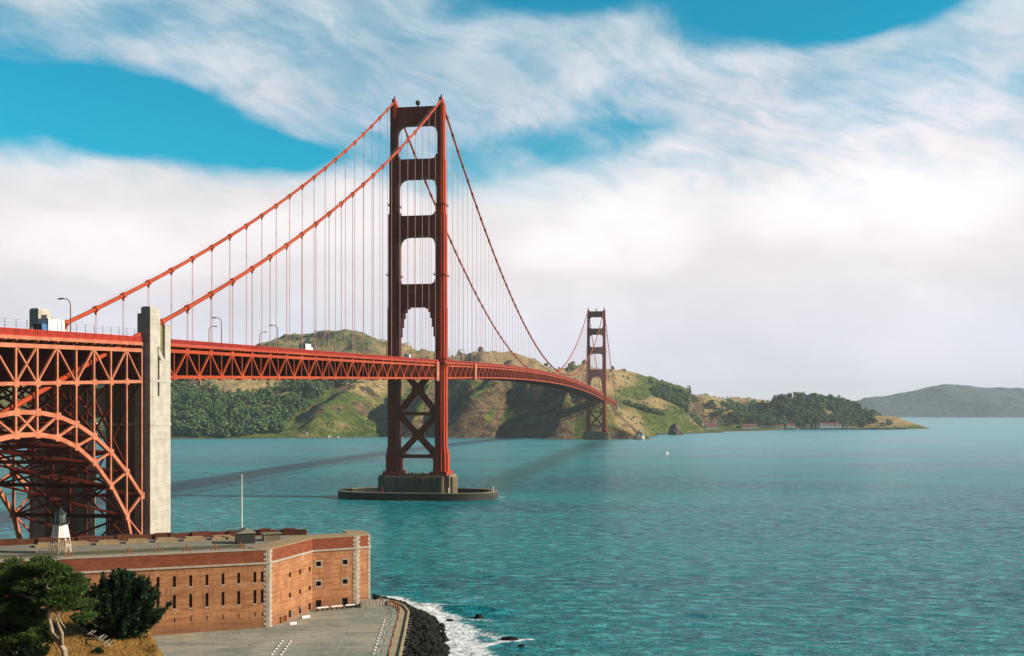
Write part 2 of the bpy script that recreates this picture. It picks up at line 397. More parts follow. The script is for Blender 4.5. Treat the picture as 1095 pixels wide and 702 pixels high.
def m_terrain(name='headland_cover'):
    m, t, b = new_mat(name); co = coords(t)
    dry = t.attr('dry').outputs['Fac']; rock = t.attr('rock').outputs['Fac']
    n1 = t.noise(co, .012, 8, .65); n2 = t.noise(co, .05, 6, .7); n3 = t.noise(co, .2, 4, .7)
    green = t.mix(t.step(n2, .36, .62), (.065, .115, .020), (.175, .205, .042))
    tan = t.mix(t.step(n2, .35, .65), (.56, .41, .19), (.41, .29, .12))
    f = t.step(t.math('ADD', dry, t.math('ADD', t.math('MULTIPLY', t.math('SUBTRACT', n1, .5), 1.1), t.math('MULTIPLY', t.math('SUBTRACT', n2, .5), .5))), .34, .66)
    c = t.mix(f, green, tan)
    c = t.mix(t.step(n3, .55, .72, 0, .7), c, (.028, .050, .016))
    rk = t.mix(t.step(n2, .38, .62), (.27, .18, .095), (.075, .055, .034))
    c = t.mix(t.step(t.math('ADD', rock, t.math('MULTIPLY', t.math('SUBTRACT', n2, .5), .7)), .4, .62), c, rk)
    t.put(b.inputs['Base Color'], c); b.inputs['Roughness'].default_value = .95; b.inputs['Specular IOR Level'].default_value = .08
    bump(t, b, t.math('ADD', n2, t.math('MULTIPLY', n3, .5)), 1.0, 9.0)
    return m
M['terrain'] = m_terrain()
def m_far():
    m, t, b = new_mat('far_hill_woods'); co = coords(t)
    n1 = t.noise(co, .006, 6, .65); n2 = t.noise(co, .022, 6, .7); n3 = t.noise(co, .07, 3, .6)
    c = t.mix(t.step(n2, .38, .60), (.040, .080, .100), (.115, .165, .170)); c = t.mix(t.step(n1, .54, .66, 0, .55), c, (.19, .21, .15))  # blue tint puts part of the distance haze into the colour
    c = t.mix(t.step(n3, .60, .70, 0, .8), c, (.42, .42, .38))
    t.put(b.inputs['Base Color'], c); b.inputs['Roughness'].default_value = .95; b.inputs['Specular IOR Level'].default_value = .05
    bump(t, b, n2, 1.0, 30.0); return m
M['far_hill'] = m_far()

def m_water():
    m, t, b = new_mat('sea_water')
    g = t.n.new('ShaderNodeNewGeometry'); P = g.outputs['Position']
    a = t.vmul(P, (.42, 1.0, 1.0))
    n1 = t.noise(a, .10, 2, .5, .2); n2 = t.noise(a, .30, 5, .62, .25); n3 = t.noise(a, 1.1, 4, .65, .2)
    big = t.noise(t.vmul(P, (.26, 1.0, 1)), .0075, 6, .62, .5)                 # wind lanes and tide lines
    lane = t.step(big, .36, .64)
    hgt = t.math('ADD', t.math('MULTIPLY', n1, 2.0), t.math('ADD', t.math('MULTIPLY', n2, 4.2), t.math('MULTIPLY', n3, 1.3)))
    c = t.mix(lane, (.0005, .085, .130), (.005, .265, .280))
    c = t.mix(t.step(t.math('ADD', n2, t.math('MULTIPLY', t.math('SUBTRACT', n3, .5), .5)), .46, .66, 0, .8), c, (.05, .45, .47))      # light through the crests, painted as paler teal
    sy_ = t.n.new('ShaderNodeSeparateXYZ'); t.l.new(P, sy_.inputs[0])
    c = t.mix(t.step(sy_.outputs[1], 600, 2600, 0, .75), c, (.10, .36, .40))      # paler with distance: bright sky reflection put into the colour
    # a darker green band in the water colour, from the near pier towards the far tower
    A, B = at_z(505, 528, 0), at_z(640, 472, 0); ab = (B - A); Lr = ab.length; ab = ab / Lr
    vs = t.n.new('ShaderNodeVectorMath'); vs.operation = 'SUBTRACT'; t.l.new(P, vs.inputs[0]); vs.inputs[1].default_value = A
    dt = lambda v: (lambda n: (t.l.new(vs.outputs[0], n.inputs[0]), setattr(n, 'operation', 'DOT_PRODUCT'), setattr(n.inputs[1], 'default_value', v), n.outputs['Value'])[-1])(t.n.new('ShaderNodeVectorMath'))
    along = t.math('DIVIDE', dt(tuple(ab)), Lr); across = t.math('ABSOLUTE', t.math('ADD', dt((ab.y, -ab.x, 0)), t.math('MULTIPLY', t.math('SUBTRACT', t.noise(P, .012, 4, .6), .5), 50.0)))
    green_band = t.math('MULTIPLY', t.step(across, 4, t.math('ADD', 20, t.math('MULTIPLY', along, 14)), 1, 0), t.math('MULTIPLY', t.step(along, -.12, .15), t.step(along, .92, 1.12, 1, 0)))
    c = t.mix(t.math('MULTIPLY', green_band, .85), c, (.006, .120, .098))
    foam = t.attr('foam').outputs['Fac']
    fn = t.noise(t.vmul(P, (.7, 1, 1)), .75, 9, .72, 1.6)
    fm = t.step(t.math('ADD', foam, t.math('MULTIPLY', t.math('SUBTRACT', fn, .5), 2.3)), .40, .60)
    fm = t.math('MULTIPLY', fm, t.step(foam, .02, .12))
    bp = t.n.new('ShaderNodeBump'); bp.inputs['Distance'].default_value = 1.0
    # calmer water further up the strait
    t.put(bp.inputs['Strength'], t.math('MULTIPLY', t.math('ADD', .62, t.math('MULTIPLY', lane, .38)), t.step(sy_.outputs[1], 350, 2400, 1.0, .25))); t.put(bp.inputs['Height'], hgt)
    # scattered whitecaps
    cap = t.noise(t.vmul(P, (.35, 1, 1)), .30, 6, .70, .4)
    fm = t.math('MAXIMUM', fm, t.math('MULTIPLY', t.step(cap, .66, .74), .5))
    c = t.mix(fm, c, (.88, .90, .88))
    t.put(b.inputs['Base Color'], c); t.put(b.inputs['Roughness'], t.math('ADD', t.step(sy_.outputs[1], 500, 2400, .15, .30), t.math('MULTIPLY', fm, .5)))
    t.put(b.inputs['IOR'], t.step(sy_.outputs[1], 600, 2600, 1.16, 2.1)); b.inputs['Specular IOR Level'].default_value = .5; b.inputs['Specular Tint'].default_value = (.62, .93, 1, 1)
    t.l.new(bp.outputs[0], b.inputs['Normal'])
    return m
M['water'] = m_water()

def m_lot():
    m, t, b = new_mat('lot_paving'); co = coords(t)
    n = t.noise(co, .05, 6, .65, .5); n2 = t.noise(co, .9, 5, .7); n3 = t.noise(t.vmul(co, (.15, 1.2, 1)), .35, 4, .6)
    c = t.mix(t.step(n, .38, .62), (.36, .325, .245), (.22, .225, .18))
    c = t.mix(t.step(n2, .45, .7, 0, .5), c, (.50, .45, .33))
    c = t.mix(t.step(n3, .50, .68, 0, .65), c, (.17, .195, .165))
    vo = t.n.new('ShaderNodeTexVoronoi'); vo.feature = 'DISTANCE_TO_EDGE'; vo.inputs['Scale'].default_value = .16; wv = t.noise(co, .5, 4, .6)
    ad = t.n.new('ShaderNodeVectorMath'); ad.operation = 'ADD'; t.l.new(co, ad.inputs[0]); t.l.new(t.xyz(wv, t.noise(co, .43, 4, .6), 0), ad.inputs[1]); t.l.new(ad.outputs[0], vo.inputs['Vector'])
    c = t.mix(t.step(vo.outputs['Distance'], .003, .013, .55, 0), c, (.09, .09, .075))                     # sealed cracks
    ty = t.noise(t.vmul(co, (.05, 1.0, 1)), .9, 3, .5, .8); c = t.mix(t.step(ty, .60, .68, 0, .35), c, (.12, .125, .105))
    bl = t.noise(co, .16, 3, .5); c = t.mix(t.step(bl, .60, .64, 0, .4), c, (.14, .155, .125))
    t.put(b.inputs['Base Color'], c); b.inputs['Roughness'].default_value = .92; b.inputs['Specular IOR Level'].default_value = .2
    return m
M['lot'] = m_lot()
M['walk'] = mat_noise('walkway_paving', (.42, .34, .21), (.33, .27, .16), .4, .9, c3=(.24, .20, .12), spec=.2)
M['bluff'] = mat_noise('dry_bluff', (.30, .175, .055), (.20, .12, .04), .5, .95, c3=(.12, .09, .03), spec=.1, bmp=.15)
M['bluff_rock'] = mat_noise('pale_bluff_rock', (.48, .40, .28), (.32, .25, .16), .8, .95, spec=.1, bmp=.2)

# ------------------------------------------------------------------ water
def foam_line(px): return [tuple(at_z(x, y, 0).xy) for x, y in px]
def build_water():
    x0, x1, y0, y1, st = -330.0, 345.0, 180.0, 660.0, 1.25
    xs = np.linspace(x0, x1, int((x1 - x0) / st) + 1); ys = np.linspace(y0, y1, int((y1 - y0) / st) + 1)
    X, Y = np.meshgrid(xs, ys); Z = np.zeros_like(X); r = np.random.default_rng(3)
    for i in range(22):
        lam = 2.9 * 1.075 ** i * (0.8 + .4 * r.random()); th = R(75 + r.normal() * 32); k = 2 * math.pi / lam
        ph = r.random() * 6.28; amp = .0036 * lam * (1 if lam < 25 else 25 / lam * .9)
        arg = k * (X * math.cos(th) + Y * math.sin(th)) + ph + 1.2 * fbm(X / 60, Y / 60, i, 2)
        Z += amp * (np.sin(arg) + .25 * np.sin(2 * arg + 1.5)) * (0.5 + fbm(X / 45, Y / 45, 70 + i, 2))
    edge = np.minimum(np.minimum(X - x0, x1 - X), np.minimum(Y - y0, y1 - Y)); Z *= np.clip(edge / 40, 0, 1)
    Z *= np.clip((780 - Y) / 350, .5, 1)
    # the swell that stands up off the rocks
    px, py = pix(np.stack([X, Y, Z * 0], -1))
    c0 = foam_line([(436, 651), (470, 652), (510, 653), (575, 657)])
    cy = np.interp(X, [p[0] for p in c0], [p[1] for p in c0]); fad = np.clip((px - 425) / 25, 0, 1) * np.clip((590 - px) / 70, 0, 1)
    d = Y - cy + 1.2 * (fbm(X / 6, Y / 6, 5, 3) - .5); Z += 1.25 * fad * np.where(d < 0, np.exp(-(d / 1.7) ** 2), np.exp(-(d / 5.0) ** 2))
    foam = np.zeros_like(X)
    for pts, wd, a in (([(402, 641), (428, 648), (446, 657), (470, 669), (482, 682), (487, 702), (486, 740)], 5.4, 1.0),
                       ([(470, 660), (490, 676), (500, 690), (512, 706)], 4.2, .9), ([(418, 640), (440, 648), (462, 655), (480, 662)], 3.6, .95),
                       ([(440, 646), (470, 650), (500, 652)], 1.2, .55), ([(515, 691), (535, 687), (566, 684)], 1.3, .85), ([(500, 663), (512, 662), (525, 664)], 1.6, .5),
                       ([(495, 668), (505, 675), (540, 684)], 3.4, .55), ([(480, 640), (500, 641), (530, 638)], 3.0, .33)):
        dd = seg_dist(X, Y, foam_line(pts)); foam = np.maximum(foam, a * np.exp(-(dd / wd) ** 2))
    dd = np.hypot((X - BR_T[0]) / 1.0, (Y - BR_T[1]) / .52); foam = np.maximum(foam, .42 * np.exp(-((dd - 48) / 2.5) ** 2))
    nx, ny = len(xs), len(ys); idx = np.arange(nx * ny).reshape(ny, nx)
    F = np.stack([idx[:-1, :-1], idx[:-1, 1:], idx[1:, 1:], idx[1:, :-1]], -1).reshape(-1, 4)
    V = np.stack([X, Y, Z], -1).reshape(-1, 3)
    bx, by0, by1 = 9000.0, -300.0, 12000.0
    b = len(V); far = np.array([(-bx, by0, 0), (bx, by0, 0), (bx, by1, 0), (-bx, by1, 0), (x0, y0, 0), (x1, y0, 0), (x1, y1, 0), (x0, y1, 0)])
    FF = np.array([(0, 1, 5, 4), (1, 2, 6, 5), (2, 3, 7, 6), (3, 0, 4, 7)]) + b
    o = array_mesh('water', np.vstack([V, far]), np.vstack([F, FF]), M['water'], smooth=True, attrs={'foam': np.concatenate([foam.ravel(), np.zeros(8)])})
    tag(o, 'rippled teal water of the strait with foam along the rocks', 'water', kind='structure')
BR_T = (-53.6, 620.0); BR_TH = R(8.97)
build_water()

# ------------------------------------------------------------------ headlands
RIDGES = [  # slope, rounding, points (pixel x, pixel y, distance)
    (.42, 60, [(150, 400, 3400), (235, 388, 3400), (290, 371, 3350), (325, 359, 3300), (370, 355, 3300), (400, 363, 3300), (425, 376, 3300), (470, 386, 3300), (520, 395, 3300)]),
    (.45, 30, [(400, 402, 2620), (430, 376, 2720), (455, 378, 2720), (475, 385, 2700), (500, 382, 2680), (538, 379, 2650), (558, 386, 2650), (582, 391, 2700), (606, 393, 2750), (640, 397, 2850), (664, 398, 2950), (678, 399, 2960), (692, 406, 2980), (707, 413, 3000), (724, 418, 3020), (742, 423, 3080)]),
    (.95, 8, [(680, 398, 2960), (681, 407, 2850), (680, 418, 2740), (676, 427, 2640)]),
    (.50, 16, [(640, 398, 2850), (622, 408, 2600), (612, 415, 2450)]),
    (.48, 14, [(560, 388, 2650), (545, 396, 2500), (530, 404, 2350)]),
    (.46, 20, [(640, 424, 2480), (668, 428, 2520), (692, 428, 2570), (701, 433, 2590), (717, 444, 2610), (731, 451, 2640), (745, 458, 2680)]),
    (.30, 40, [(-150, 396, 2700), (0, 400, 2550), (100, 404, 2480), (183, 406, 2430), (240, 404, 2400), (300, 402, 2450), (360, 397, 2560), (420, 392, 2650)]),
    (.40, 22, [(250, 411, 2380), (232, 425, 2240), (215, 442, 2120), (205, 458, 2040)]),
    (.72, 10, [(420, 396, 2600), (396, 409, 2400), (366, 421, 2230), (345, 436, 2115), (334, 451, 2060), (327, 465, 2028)]),
    (.86, 9, [(488, 402, 2330), (505, 400, 2250), (545, 400, 2190), (600, 406, 2110), (626, 414, 2045), (636, 428, 2010)]),
    (1.0, 6, [(545, 401, 2190), (524, 408, 2140), (506, 422, 2080), (494, 440, 2040), (487, 458, 2015), (485, 467, 2005)]),
    (.92, 6, [(482, 399, 2340), (466, 409, 2240), (452, 426, 2140), (445, 448, 2065), (442, 464, 2030)]),  # spur added for the shadow it casts across the valley on its left
    (1.1, 5, [(612, 412, 2080), (604, 428, 2005), (600, 445, 1965), (602, 460, 1945)]),
    (1.0, 6, [(636, 440, 2000), (650, 453, 1960), (666, 459, 1935), (684, 466, 1910)]),
    (.55, 10, [(636, 424, 2450), (648, 437, 2310), (661, 447, 2215), (672, 453, 2110)]),
    (.42, 20, [(742, 424, 3150), (758, 425, 3250), (773, 429, 3350), (786, 425, 3400), (806, 426, 3420), (822, 429, 3450), (845, 436, 3450)]),
    (.30, 30, [(742, 436, 2950), (768, 440, 3080), (800, 441, 3150), (822, 440, 3200)]),
    (.52, 26, [(818, 440, 3200), (830, 432, 3180), (844, 427, 3180), (868, 427, 3180), (886, 430, 3180), (905, 434, 3200), (920, 442, 3200)]),
    (.35, 12, [(915, 447, 3120), (935, 444, 3110), (952, 445, 3100), (966, 450, 3080), (975, 456, 3065)]),
    (.15, 10, [(700, 458, 2760), (745, 458.4, 2900), (800, 457.6, 3020), (860, 457.6, 3030), (920, 457.6, 3030), (965, 457, 3050)]),
]
def build_headlands():
    st = 6.5; xs = np.arange(-1500, 1330, st); ys = np.arange(1880, 3640, st); X, Y = np.meshgrid(xs, ys)
    wx = X + 26 * (fbm(X / 120, Y / 120, 41, 3) - .5); wy = Y + 26 * (fbm(X / 120, Y / 120, 57, 3) - .5)
    Z = np.full(X.shape, -60.0)
    for slope, rr, pts in RIDGES:
        P = [at(*p) for p in pts]
        for a, b in zip(P[:-1], P[1:]):
            ex, ey = b.x - a.x, b.y - a.y
            t = np.clip(((wx - a.x) * ex + (wy - a.y) * ey) / (ex * ex + ey * ey), 0, 1)
            d = np.hypot(wx - a.x - t * ex, wy - a.y - t * ey)
            z = a.z + (b.z - a.z) * t - slope * (np.sqrt(d * d + rr * rr) - rr)
            Z = np.maximum(Z, z)
    hgt = np.clip(Z, 0, 160)
    gul = fbm(X / 130, Y / 130, 11, 5, True) - .62
    Z = Z + gul * (4 + hgt * .20) + (fbm(X / 38, Y / 38, 23, 4) - .5) * (2 + hgt * .09) + (fbm(X / 55, Y / 55, 29, 4, True) - .6) * hgt * .15 * (Y < 2400) + (fbm(X / 21, Y / 21, 37, 3, True) - .6) * hgt * .05
    pxx = 547.5 + FOC * X / Y; Z = np.where((pxx > 738) & (pxx < 935), np.minimum(Z, 2.0 + np.maximum(Y - 2985, 0) * .7 + np.maximum(753 - pxx, 0) * 2.2), Z)
    gy, gx = np.gradient(Z, st); slope = np.hypot(gx, gy)
    px, py = pix(np.stack([X, Y, Z], -1))
    dry = .35 + .0 * X + .12 * np.clip(Z / 150, 0, 1)
    for cx, cy, rx, ry, a in ((250, 412, 45, 12, .55), (395, 410, 26, 12, .6), (455, 385, 40, 14, .55), (540, 388, 60, 11, .5), (625, 402, 45, 13, .5), (664, 402, 10, 10, .4),
                              (700, 431, 14, 7, .4), (792, 429, 45, 5, .55), (738, 424, 18, 4, .45), (672, 452, 16, 15, .5), (948, 449, 28, 6, .6), (775, 439, 22, 4, .5), (905, 441, 14, 3, .6),
                              (360, 428, 32, 14, -.30), (697, 414, 18, 12, -.30), (705, 445, 28, 9, -.12), (360, 362, 60, 12, -.10), (280, 407, 30, 5, .2), (330, 434, 10, 6, .3), (748, 444, 12, 8, .2)):
        dry = dry + a * np.exp(-((px - cx) / rx) ** 2 - ((py - cy) / ry) ** 2)
    rock = np.clip((slope - .62) / .40, 0, 1)
    rock = np.maximum(rock, .75 * np.exp(-((px - 338) / 18) ** 2 - ((py - 438) / 8) ** 2))
    rock = np.maximum(rock, np.clip(1 - Z / 4.0, 0, 1) * .8)
    # cells that stand in the water or above
    keep = Z > -1.0; Zc = np.maximum(Z, -.9)
    ny, nx = X.shape; idx = np.arange(nx * ny).reshape(ny, nx)
    k4 = keep[:-1, :-1] | keep[:-1, 1:] | keep[1:, 1:] | keep[1:, :-1]
    F = np.stack([idx[:-1, :-1], idx[:-1, 1:], idx[1:, 1:], idx[1:, :-1]], -1)[k4]
    used = np.unique(F); mp = np.full(nx * ny, -1); mp[used] = np.arange(len(used))
    V = np.stack([X, Y, Zc], -1).reshape(-1, 3)[used]
    o = array_mesh('headlands', V, mp[F], M['terrain'], smooth=True, attrs={'dry': dry.ravel()[used], 'rock': rock.ravel()[used]})
    tag(o, 'green and tan grassy headlands with rocky cliffs across the strait', 'hills', kind='structure')
    return X, Y, Z, px, py
TX, TY, TZ, TPX, TPY = build_headlands()
def ground(x, y):
    j = np.clip(np.round((np.asarray(x) - TX[0, 0]) / 6.5).astype(int), 0, TX.shape[1] - 1); i = np.clip(np.round((np.asarray(y) - TY[0, 0]) / 6.5).astype(int), 0, TX.shape[0] - 1)
    return TZ[i, j]

def build_far_hills():
    st = 28.0; xs = np.arange(-1500, 8000, st); ys = np.arange(8560, 11200, st); X, Y = np.meshgrid(xs, ys); Z = np.full(X.shape, -60.0)
    wx = X + 160 * (fbm(X / 700, Y / 700, 3, 3) - .5); wy = Y + 160 * (fbm(X / 700, Y / 700, 9, 3) - .5)
    for slope, rr, pts in ((.30, 150, [(300, 438, 9800), (600, 440, 9800), (820, 438, 9800), (880, 437, 9800), (915, 430, 9800), (950, 423.5, 9800), (985, 417.5, 9800), (1008, 413.5, 9800), (1030, 413, 9800), (1060, 416.5, 9900), (1095, 417, 9900), (1150, 420, 9900), (1300, 430, 9900)]),
                           (.26, 80, [(860, 444, 9100), (940, 437, 9150), (1000, 432, 9200), (1050, 428, 9200), (1095, 430, 9200), (1200, 434, 9200)])):
        P = [at(*p) for p in pts]
        for a, b in zip(P[:-1], P[1:]):
            ex, ey = b.x - a.x, b.y - a.y; t = np.clip(((wx - a.x) * ex + (wy - a.y) * ey) / (ex * ex + ey * ey), 0, 1)
            d = np.hypot(wx - a.x - t * ex, wy - a.y - t * ey); Z = np.maximum(Z, a.z + (b.z - a.z) * t - slope * (np.sqrt(d * d + rr * rr) - rr))
    h = np.clip(Z, 0, 250); Z = Z + (fbm(X / 500, Y / 500, 31, 5, True) - .6) * (10 + h * .2) + (fbm(X / 90, Y / 90, 77, 3) - .5) * 26
    Z = np.maximum(Z, -.9); ny, nx = X.shape; idx = np.arange(nx * ny).reshape(ny, nx)
    F = np.stack([idx[:-1, :-1], idx[:-1, 1:], idx[1:, 1:], idx[1:, :-1]], -1).reshape(-1, 4)
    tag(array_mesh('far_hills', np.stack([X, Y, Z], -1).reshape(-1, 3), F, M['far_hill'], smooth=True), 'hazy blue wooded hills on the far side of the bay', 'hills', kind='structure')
    hs = MB(); n = 0
    while n < 190:
        i = random.randrange(2, ny - 2); j = random.randrange(2, nx - 2); z = Z[i, j]
        if z < 8 or z > 190: continue
        x, y = X[i, j], Y[i, j]; sx, sy = pix(np.array([x, y, z]))
        if not 905 < sx < 1100 or random.random() < (z / 260): continue
        s = random.uniform(3, 8); hs.box(x - s, x + s, y - 8, y + 8, z - 6, z + random.uniform(6, 10)); n += 1
    tag(hs.build('distant_houses', M['stone']), 'scatter of pale houses across the hazy far hills', 'houses', kind='stuff')
build_far_hills()

# ------------------------------------------------------------------ woods on the headlands
ICO_V = None
def ico():
    p = (1 + 5 ** .5) / 2
    v = np.array([(-1, p, 0), (1, p, 0), (-1, -p, 0), (1, -p, 0), (0, -1, p), (0, 1, p), (0, -1, -p), (0, 1, -p), (p, 0, -1), (p, 0, 1), (-p, 0, -1), (-p, 0, 1)], float)
    f = np.array([(0, 11, 5), (0, 5, 1), (0, 1, 7), (0, 7, 10), (0, 10, 11), (1, 5, 9), (5, 11, 4), (11, 10, 2), (10, 7, 6), (7, 1, 8), (3, 9, 4), (3, 4, 2), (3, 2, 6), (3, 6, 8), (3, 8, 9), (4, 9, 5), (2, 4, 11), (6, 2, 10), (8, 6, 7), (9, 8, 1)])
    return v / np.linalg.norm(v[0]), f
IV, IF = ico()
def crown(n, h, wd, r, conic=.35, sz=1.0):
    """lumps of foliage spread through a crown that stands on z = 0"""
    V = []; F = []
    for k in range(n):
        t = r.random(); zc = h * (.28 + .66 * t); lim = wd * (1 - conic * t) * math.sqrt(max(.05, 1 - (2 * t - 1) ** 2 * .75))
        a = r.random() * 6.283; rad = lim * math.sqrt(r.random()) * .75
        s = wd * (.26 + .24 * r.random()) * (1.1 - .4 * t) * sz
        v = IV * s * np.array([1, 1, .8]) * (0.55 + .85 * r.random((12, 1))) + np.array([math.cos(a) * rad, math.sin(a) * rad, zc])
        F.append(IF + 12 * k); V.append(v)
    return np.vstack(V), np.vstack(F)
CROWNS = [crown(20, (1.0, 1.05, 1.3)[i % 3], (.44, .38, .25)[i % 3], np.random.default_rng(i), (.15, .35, .85)[i % 3], (.66, .68, .85)[i % 3]) for i in range(21)]
def plant(poly, d0, d1, n, hmin, hmax, seed):
    r = np.random.default_rng(seed)
    ok = inside(TPX, TPY, poly) & (TY > d0) & (TY < d1) & (TZ > 1.5); ii, jj = np.nonzero(ok)
    if len(ii) == 0: return []
    k = r.integers(0, len(ii), n * 3); pts = []
    for q in k:
        x = TX[ii[q], jj[q]] + r.uniform(-5, 5); y = TY[ii[q], jj[q]] + r.uniform(-5, 5)
        if vnoise(x / 45, y / 45, seed) < .28: continue
        pts.append((x, y, float(ground(x, y)), r.uniform(hmin, hmax))); 
        if len(pts) >= n: break
    return pts
def woods(name, label, pts, seed, kinds=(0, 1, 0, 1, 2)):
    r = np.random.default_rng(seed); V = []; F = []; b = 0
    for x, y, z, h in pts:
        cv, cf = CROWNS[3 * r.integers(7) + kinds[r.integers(len(kinds))]]; a = r.random() * 6.28; c, s = math.cos(a), math.sin(a); wdt = h * r.uniform(1.0, 1.6)
        v = np.stack([(cv[:, 0] * c - cv[:, 1] * s) * wdt + x, (cv[:, 0] * s + cv[:, 1] * c) * wdt + y, cv[:, 2] * h + z - .12 * h], -1)
        V.append(v); F.append(cf + b); b += len(v)
    o = array_mesh(name, np.vstack(V), np.vstack(F), M['wood_leaf']); tag(o, label, 'trees', kind='stuff')
woods('hillside_wood', 'dense dark wood covering the slope below the bridge deck',
      plant([(100, 408), (215, 407), (238, 428), (272, 424), (300, 417), (322, 408), (372, 402), (382, 410), (352, 418), (330, 436), (306, 452), (302, 469), (100, 469)], 1960, 2480, 2000, 9, 27, 5) +
      plant([(300, 405), (345, 400), (362, 409), (330, 420)], 2050, 2500, 220, 10, 18, 6), 2)
woods('valley_wood', 'bushy woods filling the valley behind the red roofed houses',
      plant([(745, 432), (770, 433), (790, 436), (830, 434), (835, 456), (745, 456), (722, 442)], 2650, 3300, 480, 7, 20, 8) +
      plant([(694, 410), (722, 419), (745, 428), (735, 440), (704, 434)], 2700, 3080, 420, 9, 17, 9) +
      plant([(668, 432), (700, 440), (735, 455), (738, 461), (668, 461)], 2450, 2750, 190, 4, 12, 10) +
      plant([(780, 430), (812, 432), (812, 438), (770, 437)], 3150, 3450, 110, 8, 14, 28) +
      plant([(655, 402), (690, 405), (760, 424), (830, 428), (830, 450), (745, 458), (665, 460)], 2150, 3450, 650, 3, 8, 61), 3)
woods('knoll_wood', 'rounded knoll of dense dark trees above the marina',
      plant([(814, 441), (830, 428), (850, 423), (886, 425), (908, 430), (925, 441), (950, 452), (950, 457), (812, 457)], 2990, 3260, 1000, 11, 23, 12), 4, (0, 1))
woods('far_wood', 'thin line of scrub along the shaded cliff tops',
      plant([(480, 405), (640, 418), (640, 440), (480, 440)], 2050, 2500, 130, 4, 9, 14) + plant([(420, 380), (480, 386), (480, 396), (420, 396)], 2500, 2720, 30, 5, 9, 15) +
      plant([(560, 388), (660, 398), (660, 412), (560, 405)], 2450, 2850, 60, 4, 9, 17) +
      plant([(345, 410), (415, 408), (415, 465), (335, 465)], 2000, 2500, 170, 2.5, 6, 18), 5)
def hill_tree(px, D, h, label, group, wide=.42, k=0):
    x = (px - 547.5) / FOC * D; z = float(ground(x, D)); root = empty('hill_tree', (x, D, z - .3)); tag(root, label, 'tree', group)
    MB().tube([(0, 0, -.3), (.1, 0, h * .25), (0, .1, h * .6)], [h * .035, h * .028, h * .012], 6).build('trunk', M['bark'], root)
    cv, cf = crown(26, h, wide * h, np.random.default_rng(300 + k), .25); array_mesh('crown', cv, cf, M['wood_leaf'], root)
for i, px in enumerate((484, 487.5, 491, 494, 498, 502, 506, 510, 514)):
    hill_tree(px, 2690 + 6 * (i % 3), 13 + 4 * ((i * 7) % 3), 'dark conifer in the tree row on the ridge right of the near tower', 'ridge trees right of the near tower', k=i)
for i, (px, D, h, lb) in enumerate(((584, 2700, 15, 'lone dark round tree on the tan ridge between the towers'), (612, 2740, 26, 'largest round dark tree on the ridge left of the far tower'), (625, 2800, 16, 'small low tree touching the far tower on the ridge'), (708, 3000, 12, 'lone small tree on the skyline right of the far tower'), (655, 2930, 14, 'dark tree on the ridge just right of the far tower'), (606, 2740, 13, 'small bush beside the round tree on the tan ridge'))):
    hill_tree(px, D, h, lb, None, .55 if h > 20 else .5, 40 + i)

# ------------------------------------------------------------------ the suspension bridge
bridge = empty('suspension_bridge', (BR_T[0], BR_T[1], 0), -BR_TH)
tag(bridge, 'long orange red suspension bridge crossing the strait on two tall towers', 'bridge')
SPAN, SIDE, U = 1280.0, 343.0, 13.7
def z_rail(s):
    if s < -SIDE: return 68.0 + .035 * (s + SIDE)
    if s < 0: return 78.0 + s * 10 / SIDE
    if s <= SPAN: return 78.0 + 11.5 * (1 - (s / (SPAN / 2) - 1) ** 2)
    return 78.0 - (s - SPAN) * 10 / SIDE
ZT = 226.0
def z_cable(s):
    if s < -SIDE: return 70.0 + .355 * (s + SIDE)
    if s < 0: t = -s / SIDE; return ZT + (70.0 - ZT) * t - 4 * 10.3 * t * (1 - t)
    if s <= SPAN: t = s / SPAN; return ZT - 4 * (ZT - 91.5) * t * (1 - t)
    t = (s - SPAN) / SIDE; return ZT + (70.0 - ZT) * t - 4 * 10.3 * t * (1 - t)

def section(wd, L, n1=.16, n2=.32):
    """stepped (cellular) outline of a tower leg"""
    a, b = wd / 2, L / 2; q = [(a, b * (1 - 2 * n2)), (a * (1 - n1 * 1.2), b * (1 - 2 * n2)), (a * (1 - n1 * 1.2), b * (1 - n1)), (a * (1 - 2 * n2), b * (1 - n1)), (a * (1 - 2 * n2), b)]
    return q + [(-x, y) for x, y in reversed(q)] + [(-x, -y) for x, y in q] + [(x, -y) for x, y in reversed(q)]
LEG = [(13.2, 25.0, 8.4, 15.4), (25.0, 28.0, 7.4, 13.8), (28.0, 108.0, 6.5, 12.4), (108.0, 161.0, 6.1, 11.6), (161.0, 192.0, 5.0, 9.8), (192.0, 223.2, 4.1, 8.2)]
def leg_mesh():
    b = MB()
    for z0, z1, wd, L in LEG: b.prism(section(wd, L), z0, z1)
    for z, wd, L in ((166.0, 5.8, 10.8), (126.0, 6.9, 12.6), (78.6, 7.6, 13.6)):
        b.box(-wd / 2, wd / 2, -L / 2, L / 2, z, z + .35)
        for sx in (-1, 1): b.box(sx * wd / 2 - .06, sx * wd / 2 + .06, -L / 2, L / 2, z + 1.0, z + 1.12)
        for sy in (-1, 1): b.box(-wd / 2, wd / 2, sy * L / 2 - .06, sy * L / 2 + .06, z + 1.0, z + 1.12)
    # stepped cap and the saddle housing
    b.prism(section(3.4, 7.0), 223.2, 224.3)
    b.prism_y([(-.95, 224.3), (.95, 224.3), (.8, 226.9), (-.8, 226.9)], -2.6, 2.6)
    b.beam((0, 0, 226.9), (0, 0, 229.2), .5)
    b.box(-.5, .5, -.5, .5, 227.9, 228.1)
    return b
